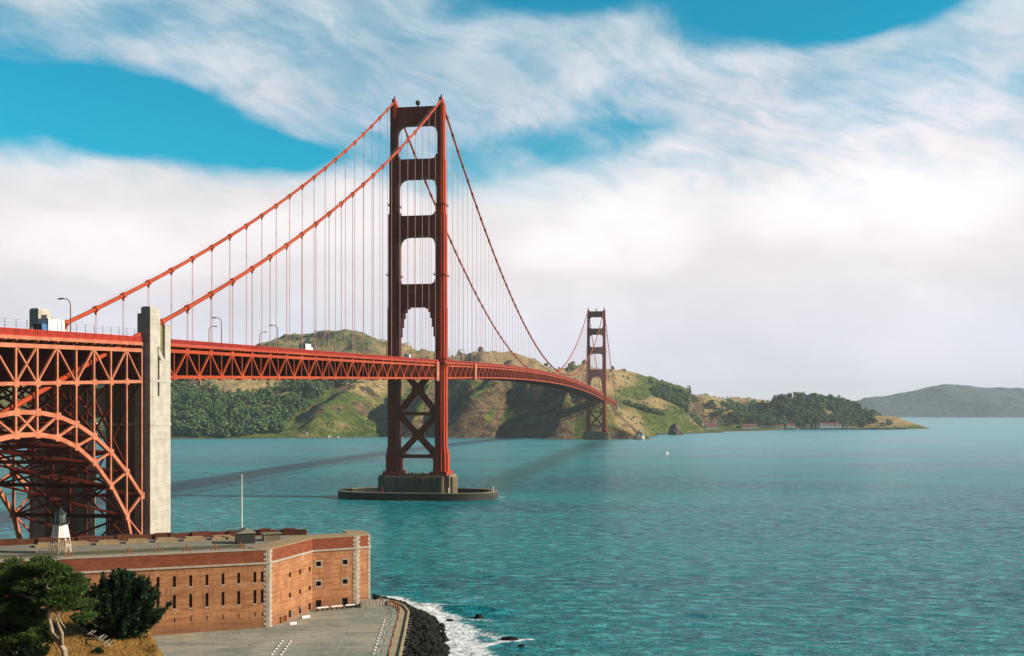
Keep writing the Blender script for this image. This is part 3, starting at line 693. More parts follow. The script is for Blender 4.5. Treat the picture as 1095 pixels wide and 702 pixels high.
def strut_mesh(z0, z1, inner, L, r_low, r_up, ribs, haunch=False):
    b = MB(); a = inner + .3; p = []
    if haunch:                                                # stepped corbels under the lowest strut
        lows = [(-a, z0 - 17), (-a + 1.1, z0 - 17), (-a + 1.1, z0 - 11.5), (-a + 2.0, z0 - 11.5), (-a + 2.0, z0 - 6.5), (-a + 3.0, z0 - 6.5), (-a + 3.0, z0 - 3.0), (-a + 4.2, z0 - 3.0), (-a + 4.2, z0 - 1.0), (-a + 5.8, z0 - 1.0), (-a + 5.8, z0)]
    else:
        lows = [(-a, z0 - r_low)] + [(-a + r_low - r_low * math.cos(t) + .3, z0 - r_low + r_low * math.sin(t)) for t in [math.pi / 2 * k / 6 for k in range(7)]]
    ups = [(-a + r_up + .3 - r_up * math.cos(t), z1 + r_up - r_up * math.sin(t)) for t in [math.pi / 2 * k / 6 for k in range(6, -1, -1)]] + [(-a, z1 + r_up)] if r_up else [(-a, z1)]
    half = lows + [(0, z0), (0, z1)] + ups
    b.prism_y(half, -L / 2, L / 2); b.prism_y([(-x, z) for x, z in half], -L / 2, L / 2)
    if ribs:
        for k in range(ribs):
            x = -a + 2.2 + (2 * a - 4.4) * k / (ribs - 1)
            for sy in (-1, 1): b.box(x - .32, x + .32, sy * L / 2 - (.28 if sy < 0 else 0.0), sy * L / 2 + (.28 if sy > 0 else 0.0), z0 + 1.2, z1 - 1.0)
        for sy in (-1, 1):
            for zz in (z0 + .5, z1 - .8): b.box(-a + 1, a - 1, sy * L / 2 - .2, sy * L / 2 + .2, zz, zz + .5)
    return b
def build_tower(parent, s):
    base = MB()                                               # anchor plinths under the legs
    for sx in (-1, 1): base.box(sx * U - 4.8, sx * U + 4.8, -8.4, 8.4, 13.1, 15.2)
    for k in range(9): base.box(-8 + k * 2.0, -7.1 + k * 2.0, -7.6, -6.9, 13.1, 14.3 + .5 * (k % 3 == 0))
    t = base.build('tower', M['tower_orange'], parent); t.location = (0, s, 0)
    lm = leg_mesh()
    first = None
    for sx in (-1, 1):
        if first is None: o = first = lm.build('leg', M['tower_orange'], t)
        else: o = first.copy(); COL.objects.link(o); o.parent = t
        o.location = (sx * U, 0, 0)
    for z0, z1, i in ((211.8, 222.0, 5), (181.4, 192.2, 4), (148.4, 160.0, 3), (108.4, 121.2, 3)):
        wd, L = LEG[i][2], LEG[i][3]; hb = i == 3 and z0 < 110
        strut_mesh(z0, z1, U - wd / 2, L * .62, 5.0, 0 if i == 5 else 2.6, 11, hb).build('portal_strut', M['tower_orange'], t)
    for za, zb in ((48.6, 75.0), (24.4, 46.8)):
        x = MB(); inn = U - 3.1; zm = (za + zb) / 2
        for sy in (-3.6, 3.6):
            x.beam((-inn, sy, za), (inn, sy, zb), 1.1, 2.3); x.beam((-inn, sy + .02, zb), (inn, sy + .02, za), 1.06, 2.3)
            x.prism_y([(-2.6, zm - 1), (0, zm - 3.2), (2.6, zm - 1), (2.6, zm + 1), (0, zm + 3.2), (-2.6, zm + 1)], sy - .62, sy + .62)
        x.beam((-inn, 0, za - .9), (inn, 0, za - .9), 8.0, 2.0)
        for sx in (-1, 1): x.prism_y([(sx * inn, za - 3.2), (sx * (inn - 2.8), za - .9), (sx * (inn - 2.8), za + 1.4), (sx * inn, za + 4.2)], -4.3, 4.3)
        x.build('cross_brace', M['tower_orange'], t)
    bc = MB(); bc.beam((0, 0, 222.0), (0, 0, 223.4), .7); bc.lathe([(.2, 223.3), (1.15, 223.8), (1.45, 224.8), (1.15, 225.8), (.3, 226.2)], 12); bc.build('beacon', M['iron_dark'], t)
    return t
def pier_mesh(z0):
    b = MB(); b.box(-20.2, 20.2, -9.2, 9.2, z0, 13.1)
    b.box(-21.6, 21.6, -6.5, 6.5, z0, 12.2); b.box(-17, 17, -11.0, 11.0, z0, 12.4)
    for k in range(10): b.box(-16.2 + k * 3.4, -14.4 + k * 3.4, -11.35, 11.35, z0, 11.9)
    for sx in (-1, 1):
        for k in range(4): b.box(min(sx * 21.6, sx * 21.95), max(sx * 21.6, sx * 21.95), -5.2 + k * 2.9, -3.6 + k * 2.9, z0, 11.7)
    return b
build_tower(bridge, 0); build_tower(bridge, SPAN)
pm = pier_mesh(-.8).build('pier', M['old_concrete'], bridge)
p2 = pm.copy(); COL.objects.link(p2); p2.parent = bridge; p2.location = (0, SPAN, 0)

def build_deck():
    S0, S1 = -336.0, SPAN + SIDE - 6; PAN = 7.62
    st = sorted(set([S0 + PAN * k for k in range(int((S1 - S0) / PAN) + 1)]))
    slab = MB()
    for a, b in zip(st[:-1], st[1:]):
        za, zb = z_rail(a) - 1.35, z_rail(b) - 1.35
        for x0, x1, t in ((-13.0, 13.0, .7),):
            slab.add([(x0, a, za - t), (x1, a, za - t), (x1, a, za), (x0, a, za), (x0, b, zb - t), (x1, b, zb - t), (x1, b, zb), (x0, b, zb)],
                     [(0, 4, 5, 1), (3, 2, 6, 7), (0, 3, 7, 4), (1, 5, 6, 2)])
    slab.build('roadway', M['asphalt'], bridge)
    for sx in (-1, 1):
        tr = MB(); up = True; x = sx * U
        for i, (a, b) in enumerate(zip(st[:-1], st[1:])):
            mid = (a + b) / 2
            za, zb = z_rail(a) - 3.1, z_rail(b) - 3.1; H = 7.0
            # sidewalk fascia and brackets
            tr.beam((sx * 14.3, a, z_rail(a) - 1.62), (sx * 14.3, b, z_rail(b) - 1.62), .5, .62)
            if abs(mid) < 6.5 or abs(mid - SPAN) < 6.5: up = not up; continue
            tr.beam((x, a, za), (x, b, zb), .75, .95); tr.beam((x, a, za - H), (x, b, zb - H), .75, .9)
            tr.beam((x, a, za), (x, a, za - H), .42, .42, (0, 1, 0))
            if up: tr.beam((x, a, za), (x, b, zb - H), .50, .52)
            else: tr.beam((x, a, za - H), (x, b, zb), .50, .52)
            g = za if up else za - H
            tr.box(x - .42, x + .42, a - .95, a + .95, g - .85, g + .85)
            tr.beam((sx * 13.2, a, za + .75), (sx * 14.4, a, za + 1.25), .3, .5)
            up = not up
        tr.build('stiffening_truss', M['orange'], bridge)
        rl = MB()
        for a, b in zip(st[:-1], st[1:]):
            za, zb = z_rail(a), z_rail(b); xr = sx * 14.2
            if abs((a + b) / 2) < 8 or abs((a + b) / 2 - SPAN) < 8: xr = sx * 17.6
            rl.beam((xr, a, za), (xr, b, zb), .16, .16); rl.beam((xr, a, za - 1.12), (xr, b, zb - 1.12), .16, .2); rl.beam((xr, a, za - .56), (xr, b, zb - .56), .1, .1)
            n = 16 if a < 350 else 6
            for k in range(n):
                s = a + (b - a) * k / n; z = z_rail(s); big = k % 4 == 0 if n == 16 else k % 2 == 0
                rl.beam((xr, s, z - 1.25), (xr, s, z), .22 if big else .10, .22 if big else (.26 if n == 16 else .5), (0, 1, 0))
        rl.build('railing', M['rail_red'], bridge)
    fb = MB()
    for i, a in enumerate(st):
        z = z_rail(a) - 2.1; fb.box(-13.2, 13.2, a - .25, a + .25, z - 2.2, z - .02); fb.box(-12.9, 12.9, a - .06, a + .06, z - 7.3, z - 2.2)  # thin solid web added to block the view through, keeping the truss dark
        zb = z_rail(a) - 10.0
        fb.beam((-13.4, a, zb - .2), (13.4, a, zb - .2), .45, .6)
        if i + 1 < len(st):
            zn = z_rail(st[i + 1]) - 10.2
            if i % 2 == 0: fb.beam((-13.4, a, zb - .2), (0, st[i + 1], zn), .4, .4); fb.beam((13.4, a, zb - .2), (0, st[i + 1], zn), .4, .4)
            else: fb.beam((0, a, zb - .2), (13.4, st[i + 1], zn), .4, .4); fb.beam((0, a, zb - .2), (-13.4, st[i + 1], zn), .4, .4)
            for xx in (-9, -4.5, 0, 4.5, 9): fb.beam((xx, a, z - .6), (xx, st[i + 1], z_rail(st[i + 1]) - 2.7), .3, 1.0)
        if a < 420:
            fb.beam((-13.3, a, z_rail(a) - 4), (0, a, zb), .35); fb.beam((13.3, a, z_rail(a) - 4), (0, a, zb), .35)
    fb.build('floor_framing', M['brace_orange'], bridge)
    for s0 in (0, SPAN):
        for sx in (-1, 1):
            pl = MB(); pl.box(min(sx * 14.0, sx * 17.9), max(sx * 14.0, sx * 17.9), s0 - 9, s0 + 9, z_rail(s0) - 2.0, z_rail(s0) - 1.2)
            for sy in (-8, 0, 8): pl.beam((sx * 17.4, s0 + sy, z_rail(s0) - 2), (sx * 16.7, s0 + sy * .6, z_rail(s0) - 5), .4)
            pl.build('tower_walk', M['orange'], bridge)
    for s, dz in ((-15.0, 0.0), (96.0, -1.0)):                # pale inspection panels hung on the near truss
        z = z_rail(s); pn = MB(); pn.box(14.0, 15.2, s - 3.0, s + 3.0, z - 11.6 - dz * .2, z - 1.0)
        for k in range(6): pn.box(15.2, 15.32, s - 2.8, s + 2.8, z - 10.8 + k * 1.7, z - 10.5 + k * 1.7)
        pn.build('access_housing', M['arch_orange'], bridge)
build_deck()
def build_cables():
    sus = []
    for sx in (-1, 1):
        x = sx * U; ss = list(np.arange(-452, -343, 9.0)) + list(np.linspace(-343, 0, 40)) + list(np.linspace(0, SPAN, 121))[1:] + list(np.linspace(SPAN, SPAN + SIDE, 30))[1:]
        c = MB().tube([(x, s, z_cable(s)) for s in ss], .58, 10)
        for k in range(-22, 130):
            s = k * 15.24
            if abs(s) < 9 or s > SPAN + SIDE - 12 or abs(s - SPAN) < 9: continue
            z = z_cable(s)
            if s > -336 and z - z_rail(s) > 1.5: sus.append((s, sx, z))
            if z - z_rail(s) > -2 and s > -336:
                d = Vector((0, 2.0, z_cable(s + 1) - z_cable(s - 1))).normalized(); p = Vector((x, s, z)); c.tube([p - d * .75, p + d * .75], .86, 10)
                c.box(x - .25, x + .25, s - .3, s + .3, z - 1.6, z - .5)
        c.build('main_cable', M['orange'], bridge, smooth=False)
        hr = MB()                                             # hand ropes above each cable
        for o in (-.6, .6): hr.tube([(x + o, s, z_cable(s) + 1.25) for s in ss if s > -330], .035, 4)
        hr.build('hand_rope', M['suspender'], bridge)
    sus.sort(key=lambda q: q[0] * 1 - q[1] * 2)
    def rope(b, s, sx, z):
        zb = z_rail(s) - 2.6; r = .068
        for o in (-.28, .28): b.tube([(sx * U, s + o, z - 1.2), (sx * U, s + o, zb)], r, 5, False)
    for s, sx, z in sus[:100]:
        b = MB(); rope(b, s, sx, z); b.build('suspender', M['suspender'], bridge)
    b = MB()
    for s, sx, z in sus[100:]: rope(b, s, sx, z)
    tag(b.build('suspender', M['suspender'], bridge), kind='stuff')
build_cables()

def ring_mesh(a, b, th, z0, z1, n=64):
    m = MB(); 
    def e(ax, by, k):
        t = 2 * math.pi * k / n; c, s = math.cos(t), math.sin(t); p = .72
        return (ax * math.copysign(abs(c) ** p, c), by * math.copysign(abs(s) ** p, s))
    vs = []
    for k in range(n):
        o = e(a, b, k); i = e(a - th, b - th, k); vs += [(*o, z0), (*o, z1), (*i, z1), (*i, z0)]
    fs = []
    for k in range(n):
        j = (k + 1) % n
        for q in range(3): fs.append((4 * k + q, 4 * j + q, 4 * j + q + 1, 4 * k + q + 1))
    return m.add(vs, fs)
fr = empty('pier_fender', (BR_T[0], BR_T[1], 0), -BR_TH); tag(fr, 'low oval concrete fender ring around the near tower pier', 'fender')
ring_mesh(45.6, 23.4, 3.2, -.8, 3.8).build('wall', M['fender'], fr); ring_mesh(45.8, 23.6, 3.7, 3.8, 4.15).build('coping', M['old_concrete'], fr)
for k, (a, lb) in enumerate(((250, None), (300, None), (355, None))):
    q = MB(); x, y = 44 * math.cos(R(a)), 21.8 * math.sin(R(a)); q.tube([(x, y, 4.15), (x, y, 6.0)], .22, 8); q.lathe([(.1, 6.0), (.4, 6.2), (.4, 6.7), (.1, 6.9)], 8, (x, y)); q.build('navigation_light', M['rail_red'] if k == 0 else M['white'], fr)

# ------------------------------------------------------------------ concrete pylons
def shaft_mesh(zb, low=True):
    """the shaft on the +u side; x is across the bridge, y along it"""
    b = MB(); y0, y1 = -347.0, -336.0
    
    xo = 16.6
    # outer face with the Y-shaped slots left open: vertical bars of concrete round the recess
    zt_hi, zt_lo, zsl0, zsl1 = 75.4, 71.6, 53.0, 71.6
    b.box(12.4, xo - .7, y0, y1, zb, 66.5)
    b.box(12.9, xo - .7, y0 + .4, y0 + 5.6, 66.5, 71.8); b.box(13.0, xo - .7, y0 + 5.6, y1, 66.5, 71.0)
    b.box(xo - .7, xo, y0, y1, zb, zsl0)
    b.box(xo - .7, xo, y0, y0 + 3.9, zsl0, zt_lo); b.box(xo - .7, xo, y0 + 7.9, y1, zsl0, zt_lo)
    # the slots: lower narrow slot to the south, upper slot to the north, a slanted bar between
    b.box(xo - .7, xo - .001, y0 + 4.9, y0 + 7.9, zsl0, 62.2)
    b.box(xo - .7, xo - .002, y0 + 3.9, y0 + 5.4, 65.6, zt_lo)
    for (ya, za, yb, zb_) in ((y0 + 4.9, 62.2, y0 + 6.9, 60.6),):
        b.add([(xo - .7, y0 + 4.4, 65.6), (xo, y0 + 4.4, 65.6), (xo, y0 + 7.9, 62.4), (xo - .7, y0 + 7.9, 62.4), (xo - .7, y0 + 4.4, 63.6), (xo, y0 + 4.4, 63.6), (xo, y0 + 7.9, 60.4), (xo - .7, y0 + 7.9, 60.4)],
              [(0, 3, 2, 1), (4, 5, 6, 7), (1, 2, 6, 5), (0, 1, 5, 4), (2, 3, 7, 6), (3, 0, 4, 7)])
    # tall south block and the stepped north one
    b.box(14.1, xo, y0, y0 + 5.3, 71.6, zt_hi); b.box(14.4, xo - .3, y0 + .3, y0 + 5.0, zt_hi, zt_hi + .25)
    b.box(12.5, 14.1, y0 + 1.2, y0 + 3.2, 71.4, 74.0); b.box(12.3, 13.2, y0 + 3.4, y0 + 6.5, 66.5, 73.4)
    for zz in (45.5, 56.6): b.box(4.0 if zz < 50 else 12.2, xo + .15, y0 - .15, y1 + .15, zz, zz + .6)
    return b
def pylon(label, s_shift, flip, zb):
    root = empty('concrete_pylon', (BR_T[0], BR_T[1], 0), -BR_TH); tag(root, label, 'pylon')
    b = shaft_mesh(zb)
    def place(b, sx, fl):
        q = MB(); q.v = [(x * sx, (-683.0 - y if fl else y) + s_shift, z) for x, y, z in b.v]; q.f = [f if (sx > 0) != fl else tuple(reversed(f)) for f in b.f]; q.mi = list(b.mi); return q
    for sx in (1, -1):
        place(b, sx, flip).build('shaft', M['concrete'], root)
        c = MB(); c.box(4.2, 12.3, -346.4, -336.6, zb, 56.5); place(c, sx, flip).build('footing', M['old_concrete'], root)   # broad foot below the deck
    c = MB(); c.box(-4.2, 4.2, -346.0, -337.5, 47.5, 55.0); place(c, 1, flip).build('cross_wall', M['concrete'], root)
    for sx in (1, -1):
        c = MB(); c.box(15.86, 15.92, -342.9, -339.2, 53.1, 71.4); place(c, sx, flip).build('slot_recess', M['recess'], root)
pylon('tall pale concrete pylon joining the steel arch to the side span', 0, False, 1.0)
pylon('small white concrete pylon on the headland beyond the far tower', SPAN + SIDE * 2 + 0.0, True, 8.0)

# ------------------------------------------------------------------ the steel arch
def build_arch():
    root = empty('steel_arch_span', (BR_T[0], BR_T[1], 0), -BR_TH); tag(root, 'pale orange steel arch carrying the roadway over the brick fort', 'arch bridge')
    PAN = 7.45; S = [-348.6 - PAN * k for k in range(14)]; sc = (S[0] + S[-1]) / 2; half = (S[0] - S[-1]) / 2
    def zu(s): q = abs(s - sc) / half; return 49.0 - 21.1 * q ** 2.12
    def zl(s): q = abs(s - sc) / half; return 44.3 - 31.1 * q ** 2.4
    def ztop(s): return z_rail(s) - 3.4
    zmid = lambda s: z_rail(s) - 11.2
    A = 15.0
    for sx in (-1, 1):
        x = sx * A; rib = MB()
        for i in range(len(S) - 1):
            a, b = S[i], S[i + 1]
            rib.beam((x, a, zu(a)), (x, b, zu(b)), .8, .95)
            if i == 0: rib.beam((x, a - 4.4, 15.5), (x, b, zl(b)), .8, 1.0); rib.beam((x, a, 18.0), (x, b, zl(b)), .4, .4)
            elif i == 12: rib.beam((x, a, zl(a)), (x, b + 4.4, 15.5), .8, 1.0); rib.beam((x, a, zl(a)), (x, b, 18.0), .4, .4)
            else: rib.beam((x, a, zl(a)), (x, b, zl(b)), .8, 1.0)
            if i <= 6: rib.beam((x, a, zu(a)), (x, b, zl(b)), .5, .5)
            if i >= 6: rib.beam((x + .02, b, zu(b)), (x + .02, a, zl(a)), .46, .46)
        for s in S:
            for z in (zu(s), zl(s)):
                if z > 20: rib.box(x - .46, x + .46, s - .9, s + .9, z - .8, z + .8)
        rib.build('arch_rib', M['arch_orange'], root)
        tr = MB()
        for i in range(len(S) - 1):
            a, b = S[i], S[i + 1]
            tr.beam((x, a, ztop(a)), (x, b, ztop(b)), .8, .9); tr.beam((x, a, zmid(a)), (x, b, zmid(b)), .7, .75)
            j = i if i <= 6 else 12 - i; p_, q_ = (a, b) if i <= 6 else (b, a)
            if j % 2 == 0: tr.beam((x, p_, zmid(p_)), (x, q_, ztop(q_)), .42, .42)
            else: tr.beam((x, p_, ztop(p_)), (x, q_, zmid(q_)), .42, .42)
            if i == 6: tr.beam((x + .02, q_, zmid(q_)), (x + .02, p_, ztop(p_)), .38, .38)
            tr.box(x - .4, x + .4, b - .8, b + .8, zmid(b) - .75, zmid(b) + .75)
            tr.beam((sx * 15.2, a, z_rail(a) - 1.75), (sx * 15.2, b, z_rail(b) - 1.75), .5, .75)
            for q in (0, .5): tr.beam((sx * 14.2, a + (b - a) * q, z_rail(a) - 2.6), (sx * 15.4, a + (b - a) * q, z_rail(a) - 2.2), .3, .5)
        tr.build('deck_truss', M['arch_orange'], root)
        for s in S:
            c = MB(); c.beam((x, s, max(zl(s), 16.0)), (x, s, ztop(s)), .52, .60, (0, 1, 0)); c.build('column', M['arch_orange'], root)
        rl = MB(); fe = MB()
        for a, b in zip(S[:-1], S[1:]):
            xr = sx * 15.1
            rl.beam((xr, a, z_rail(a)), (xr, b, z_rail(b)), .18, .18); rl.beam((xr, a, z_rail(a) - 1.25), (xr, b, z_rail(b) - 1.25), .2, .2)
            for k in range(20):
                s = a + (b - a) * k / 20; rl.beam((xr, s, z_rail(s) - 1.25), (xr, s, z_rail(s)), .10, .27 if k % 5 else .4, (0, 1, 0))
            for k in range(2):
                s = a + (b - a) * k / 2; fe.beam((xr + sx * .1, s, z_rail(s) - 1.0), (xr + sx * .1, s, z_rail(s) + 1.9), .07, .07)
            for z in (.65, 1.25, 1.9): fe.beam((xr + sx * .1, a, z_rail(a) + z), (xr + sx * .1, b, z_rail(b) + z), .035, .035)
        rl.build('railing', M['rail_red'], root); fe.build('safety_fence', M['iron_dark'], root)
    rd = MB()
    for a, b in zip(S[:-1], S[1:]):
        za, zb = z_rail(a) - 1.4, z_rail(b) - 1.4; x0, x1, t = -15.0, 15.0, .8
        rd.add([(x0, a, za - t), (x1, a, za - t), (x1, a, za), (x0, a, za), (x0, b, zb - t), (x1, b, zb - t), (x1, b, zb), (x0, b, zb)], [(0, 1, 5, 4), (3, 7, 6, 2), (0, 4, 7, 3), (1, 2, 6, 5)])
    rd.build('roadway', M['asphalt'], root)
    sw = MB()
    for i, s in enumerate(S):
        zt, zm, u_, l_ = ztop(s), zmid(s), zu(s), zl(s)
        sw.box(-14.5, 14.5, s - .3, s + .3, zt - 1.6, zt + 1.0); sw.box(-14.2, 14.2, s - .08, s + .08, zm + .4, zt - 1.6)  # full-width web added so the inside of the arch deck stays dark
        for z in (zm, u_, l_): sw.beam((-14.6, s, z), (14.6, s, z), .6, .9)
        for za, zb in ((zt - 1.6, zm), (zm, u_), (u_, l_)):
            if za - zb < 3: continue
            n = 2
            for k in range(n):
                xa = -14.6 + 29.2 * k / n; xb = xa + 29.2 / n
                sw.beam((xa, s, za), (xb, s, zb), .42, .42); sw.beam((xa, s + .03, zb), (xb, s + .03, za), .42, .42)
            sw.beam((0, s, za), (0, s, zb), .5, .5, (0, 1, 0))
        if l_ < 36: sw.beam((-14.6, s, l_), (14.6, s, l_ - .1), .6, .9)
        if i + 1 < len(S):
            b = S[i + 1]
            for zf in (zu, zl): sw.beam((-14.6, s, zf(s)), (14.6, b, zf(b)), .5, .5); sw.beam((14.6, s, zf(s) + .03), (-14.6, b, zf(b) + .03), .5, .5)
            for xx in (-11, -7, -3, 3, 7, 11): sw.beam((xx, s, zt + .1), (xx, b, ztop(b) + .1), .35, 1.3)
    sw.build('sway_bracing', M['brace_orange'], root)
    # the trestle tower west of the arch that shows through it
build_arch()

# ------------------------------------------------------------------ street lamps and traffic on the deck
def street_lamp(s, sx, label):
    root = empty('street_lamp'); m = Matrix.Rotation(-BR_TH, 4, 'Z'); u = sx * 12.9
    root.matrix_world = Matrix.Translation((BR_T[0], BR_T[1], 0)) @ m @ Matrix.Translation((u, s, z_rail(s) - 1.35)) @ Matrix.Rotation(math.pi if sx < 0 else 0, 4, 'Z')
    tag(root, label, 'street lamp', 'street lamps along the bridge deck')
    global LAMP
    if LAMP is None:
        p = MB(); p.tube([(0, 0, 0), (0, 0, 1.0)], .2, 8); p.tube([(0, 0, 1.0), (0, 0, 7.6), (-.25, 0, 8.5), (-.9, 0, 9.0), (-2.0, 0, 9.1)], [.15, .12, .11, .10, .10], 8)
        a = p.build('pole', M['lamp_metal'], root)
        h = MB(); h.prism_y([(-1.8, 9.3), (-1.8, 9.0), (-3.0, 8.9), (-3.1, 9.15)], -.25, .25); b = h.build('lamp_head', M['iron_dark'], root)
        LAMP = (a, b)
    else:
        for q in LAMP: c = q.copy(); COL.objects.link(c); c.parent = root
LAMP = None
ORD = ['first', 'second', 'third', 'fourth', 'fifth', 'sixth', 'seventh', 'eighth', 'ninth']
for k in range(6): street_lamp(-295.8 + 45.72 * k, 1, f'{ORD[k]} curved lamp right of the tall concrete pylon along the near railing')
for k in range(6): street_lamp(-248.0 + 45.72 * k, -1, f'{ORD[k]} shorter looking lamp right of the tall concrete pylon along the far railing')
for k in range(4): street_lamp(24 + 45.72 * k, 1, f'{ORD[k]} curved lamp right of the near tower on the near railing')
street_lamp(-377.0, 1, 'curved lamp above the steel arch left of the concrete pylon')
def on_deck(name, s, u, label, cat):
    root = empty(name, (0, 0, 0)); root.matrix_world = Matrix.Translation((BR_T[0], BR_T[1], 0)) @ Matrix.Rotation(-BR_TH, 4, 'Z') @ Matrix.Translation((u, s, z_rail(s) - 1.35)); tag(root, label, cat); return root
def wheels(root, ys, xw):
    for y in ys:
        for sx in (-1, 1):
            b = MB(); b.tube([(sx * xw - .14, y, .5), (sx * xw + .14, y, .5)], .5, 14); b.build('wheel', M['iron_dark'], root)
def truck(s, u, label, L=9.0, H=3.6, cab='blue', turn=False):
    r = on_deck('box_truck', s, u, label, 'truck')
    if turn: r.matrix_world = r.matrix_world @ Matrix.Rotation(math.pi, 4, 'Z')
    b = MB(); b.box(-1.25, 1.25, -L / 2, L / 2, 1.0, H); b.box(-1.1, 1.1, -L / 2, L / 2 + 2.0, .7, .95); b.build('cargo_box', M['white'], r)
    b = MB(); y0 = L / 2 + .25; b.prism_y([(-1.15, 1.0), (1.15, 1.0), (1.15, 2.2), (1.0, 3.0), (-1.0, 3.0), (-1.15, 2.2)], y0, y0 + 2.0); b.build('cab', M[cab], r)
    b = MB(); b.box(-.95, .95, y0 + 2.0, y0 + 2.04, 1.9, 2.8); b.build('windscreen', M['dark'], r)
    wheels(r, (-L / 2 + 1.4, L / 2 + 1.2), 1.1)
truck(-379, 9.5, 'white box truck with a blue cab on the deck above the arch', 6.4, 4.3, turn=True)
truck(-212, 9.0, 'white truck on the side span between the pylon and near tower', 6.0, 3.9, 'white')
truck(-60, 9.5, 'blue fronted truck on the deck just left of the near tower', 4.0, 3.4)

# ------------------------------------------------------------------ the point: ground, lot, walkway
def XY(v): return (v.x, v.y)
FC, FCC, FE1, FE2 = [at_z(x, y, 4.0) for x, y in ((288, 671), (333.8, 653), (381.5, 648.5), (395.4, 646))]
fdir = Vector((.93, .37, 0)).normalized(); FL = FC - fdir * 62
wk_out = [at_z(x, y, 4.1) for x, y in ((405, 641), (425, 645), (433, 649), (437.5, 654.7), (433.5, 677), (428.3, 702), (421, 745))]
wk_in = [at_z(x, y, 4.1) for x, y in ((404, 645.5), (419, 647.5), (424, 650), (426.5, 656), (421, 677), (414.7, 702), (404, 745))]
g = MB(); poly = [XY(p) for p in wk_out]; tip = at_z(394, 640, 4.0)
outline = [(-140, 150)] + [(poly[-1][0], 150)] + poly[::-1] + [XY(tip), (-70, 292), (-170, 292)]
g.prism(outline, -.8, 3.9); tag(g.build('ground', M['old_concrete']), 'low concrete sea wall and made ground below the fort', 'ground', kind='structure')
g = MB(); lot = [(-140, 150), (XY(wk_in[-1])[0], 150)] + [XY(p) for p in wk_in[::-1]] + [XY(tip), (-60, 270), (-140, 240)]
g.add([(x, y, 4.0) for x, y in lot], [tuple(range(len(lot)))]); tag(g.build('parking_lot', M['lot']), 'worn grey parking lot in front of the brick fort', 'parking lot', kind='structure')
g = MB()
for i in range(len(wk_in) - 1):
    a, b, c, d = wk_in[i], wk_in[i + 1], wk_out[i + 1], wk_out[i]
    g.prism([XY(a), XY(b), XY(c), XY(d)], 3.92, 4.12)
    e = (d.xy - a.xy).normalized(); e2 = (c.xy - b.xy).normalized()
    g.prism([tuple(d.xy - e * .35), tuple(c.xy - e2 * .35), tuple(c.xy + e2 * .1), tuple(d.xy + e * .1)], 3.93, 4.42)
tag(g.build('walkway', M['walk']), 'paved seaside walkway with a raised kerb beside the lot', 'walkway', kind='structure')
# parking bay lines
ln = MB()
def bays(p, q, n, side, length):
    p = Vector(p); q = Vector(q); d = (q - p).normalized(); s = Vector((-d.y, d.x, 0)) * side
    for k in range(n):
        c = p + (q - p) * k / (n - 1); a = c + s * .4; e = c + s * length; h = d * .11
        ln.add([a - h, a + h, e + h, e - h], [(0, 1, 2, 3)] if side < 0 else [(3, 2, 1, 0)])
def lotp(x, y): v = at_z(x, y, 4.0); v.z = 4.006; return v
bays(lotp(302.7, 684.6), lotp(288, 703), 7, 1, 6.5); bays(lotp(311.4, 685.3), lotp(298.5, 703), 7, -1, 6.0); bays(lotp(411.6, 662), lotp(398, 703), 14, 1, 6.0)
m_, t_, b_ = new_mat('worn_line_paint'); n_ = t_.noise(coords(t_), 2.5, 6, .7)
t_.put(b_.inputs['Base Color'], t_.mix(t_.step(n_, .4, .6), (.62, .62, .55), (.30, .29, .23))); b_.inputs['Roughness'].default_value = .9
a_, c_ = lotp(416, 662), lotp(403.6, 703); d_ = (c_ - a_).normalized(); h_ = Vector((-d_.y, d_.x, 0)) * .12
ln.add([a_ - h_, c_ - h_, c_ + h_, a_ + h_], [(0, 1, 2, 3)])
tag(ln.build('bay_lines', m_), 'faded white parking bay lines on the grey lot', 'lines', kind='structure')
STOP = None
def wheel_stops(a, b, n, label, group):
    global STOP
    A, B = lotp(*a), lotp(*b); d = (B - A).normalized(); rz = math.atan2(d.y, d.x)
    for k in range(n):
        p = A + (B - A) * (k + .5) / n
        if STOP is None: STOP = MB().prism_y([(-.16, 0), (.16, 0), (.11, .13), (-.11, .13)], -.5, .5).build('wheel_stop', M['white']); o = STOP
        else: o = STOP.copy(); COL.objects.link(o)
        o.location = (p.x, p.y, 4.01); o.rotation_euler = (0, 0, rz - math.pi / 2); tag(o, label, 'wheel stop', group)
wheel_stops((302.7, 684.6), (287, 705), 7, 'white wheel stop in the left line of the left parking pair', 'left line of white wheel stops')
wheel_stops((311.4, 685.3), (297.5, 705), 7, 'white wheel stop in the right line of the left parking pair', 'second line of white wheel stops')
wheel_stops((411.6, 662), (397.5, 705), 14, 'white wheel stop in the row beside the seaside walkway', 'wheel stops beside the walkway')
def iron_post(p, h, label, group, mat='rust', chain=None):
    o = MB().lathe([(.16, 0), (.16, h * .75), (.22, h * .8), (.22, h * .92), (.1, h)], 10).build('chain_post', M[mat]); o.location = p; tag(o, label, 'post', group); return o
prev = None; pts_post = []
for k in range(13):
    f = k / 12; i = min(int(f * 5), 4); seg = f * 5 - i; q = wk_in[i] .lerp(wk_in[i + 1], seg); pts_post.append(Vector((q.x + .15, q.y, 4.12)))
for p in pts_post: iron_post(p, 1.15, 'rusty iron post in the chain fence along the walkway', 'chain posts along the walkway')
ch = MB()
for a, b in zip(pts_post[:-1], pts_post[1:]):
    ch.tube([a.lerp(b, t) + Vector((0, 0, .98 - .38 * 4 * t * (1 - t))) for t in (0, .2, .4, .6, .8, 1)], .035, 5)
tag(ch.build('chain', M['rust']), 'heavy rusty chain strung between the walkway posts', 'chain')
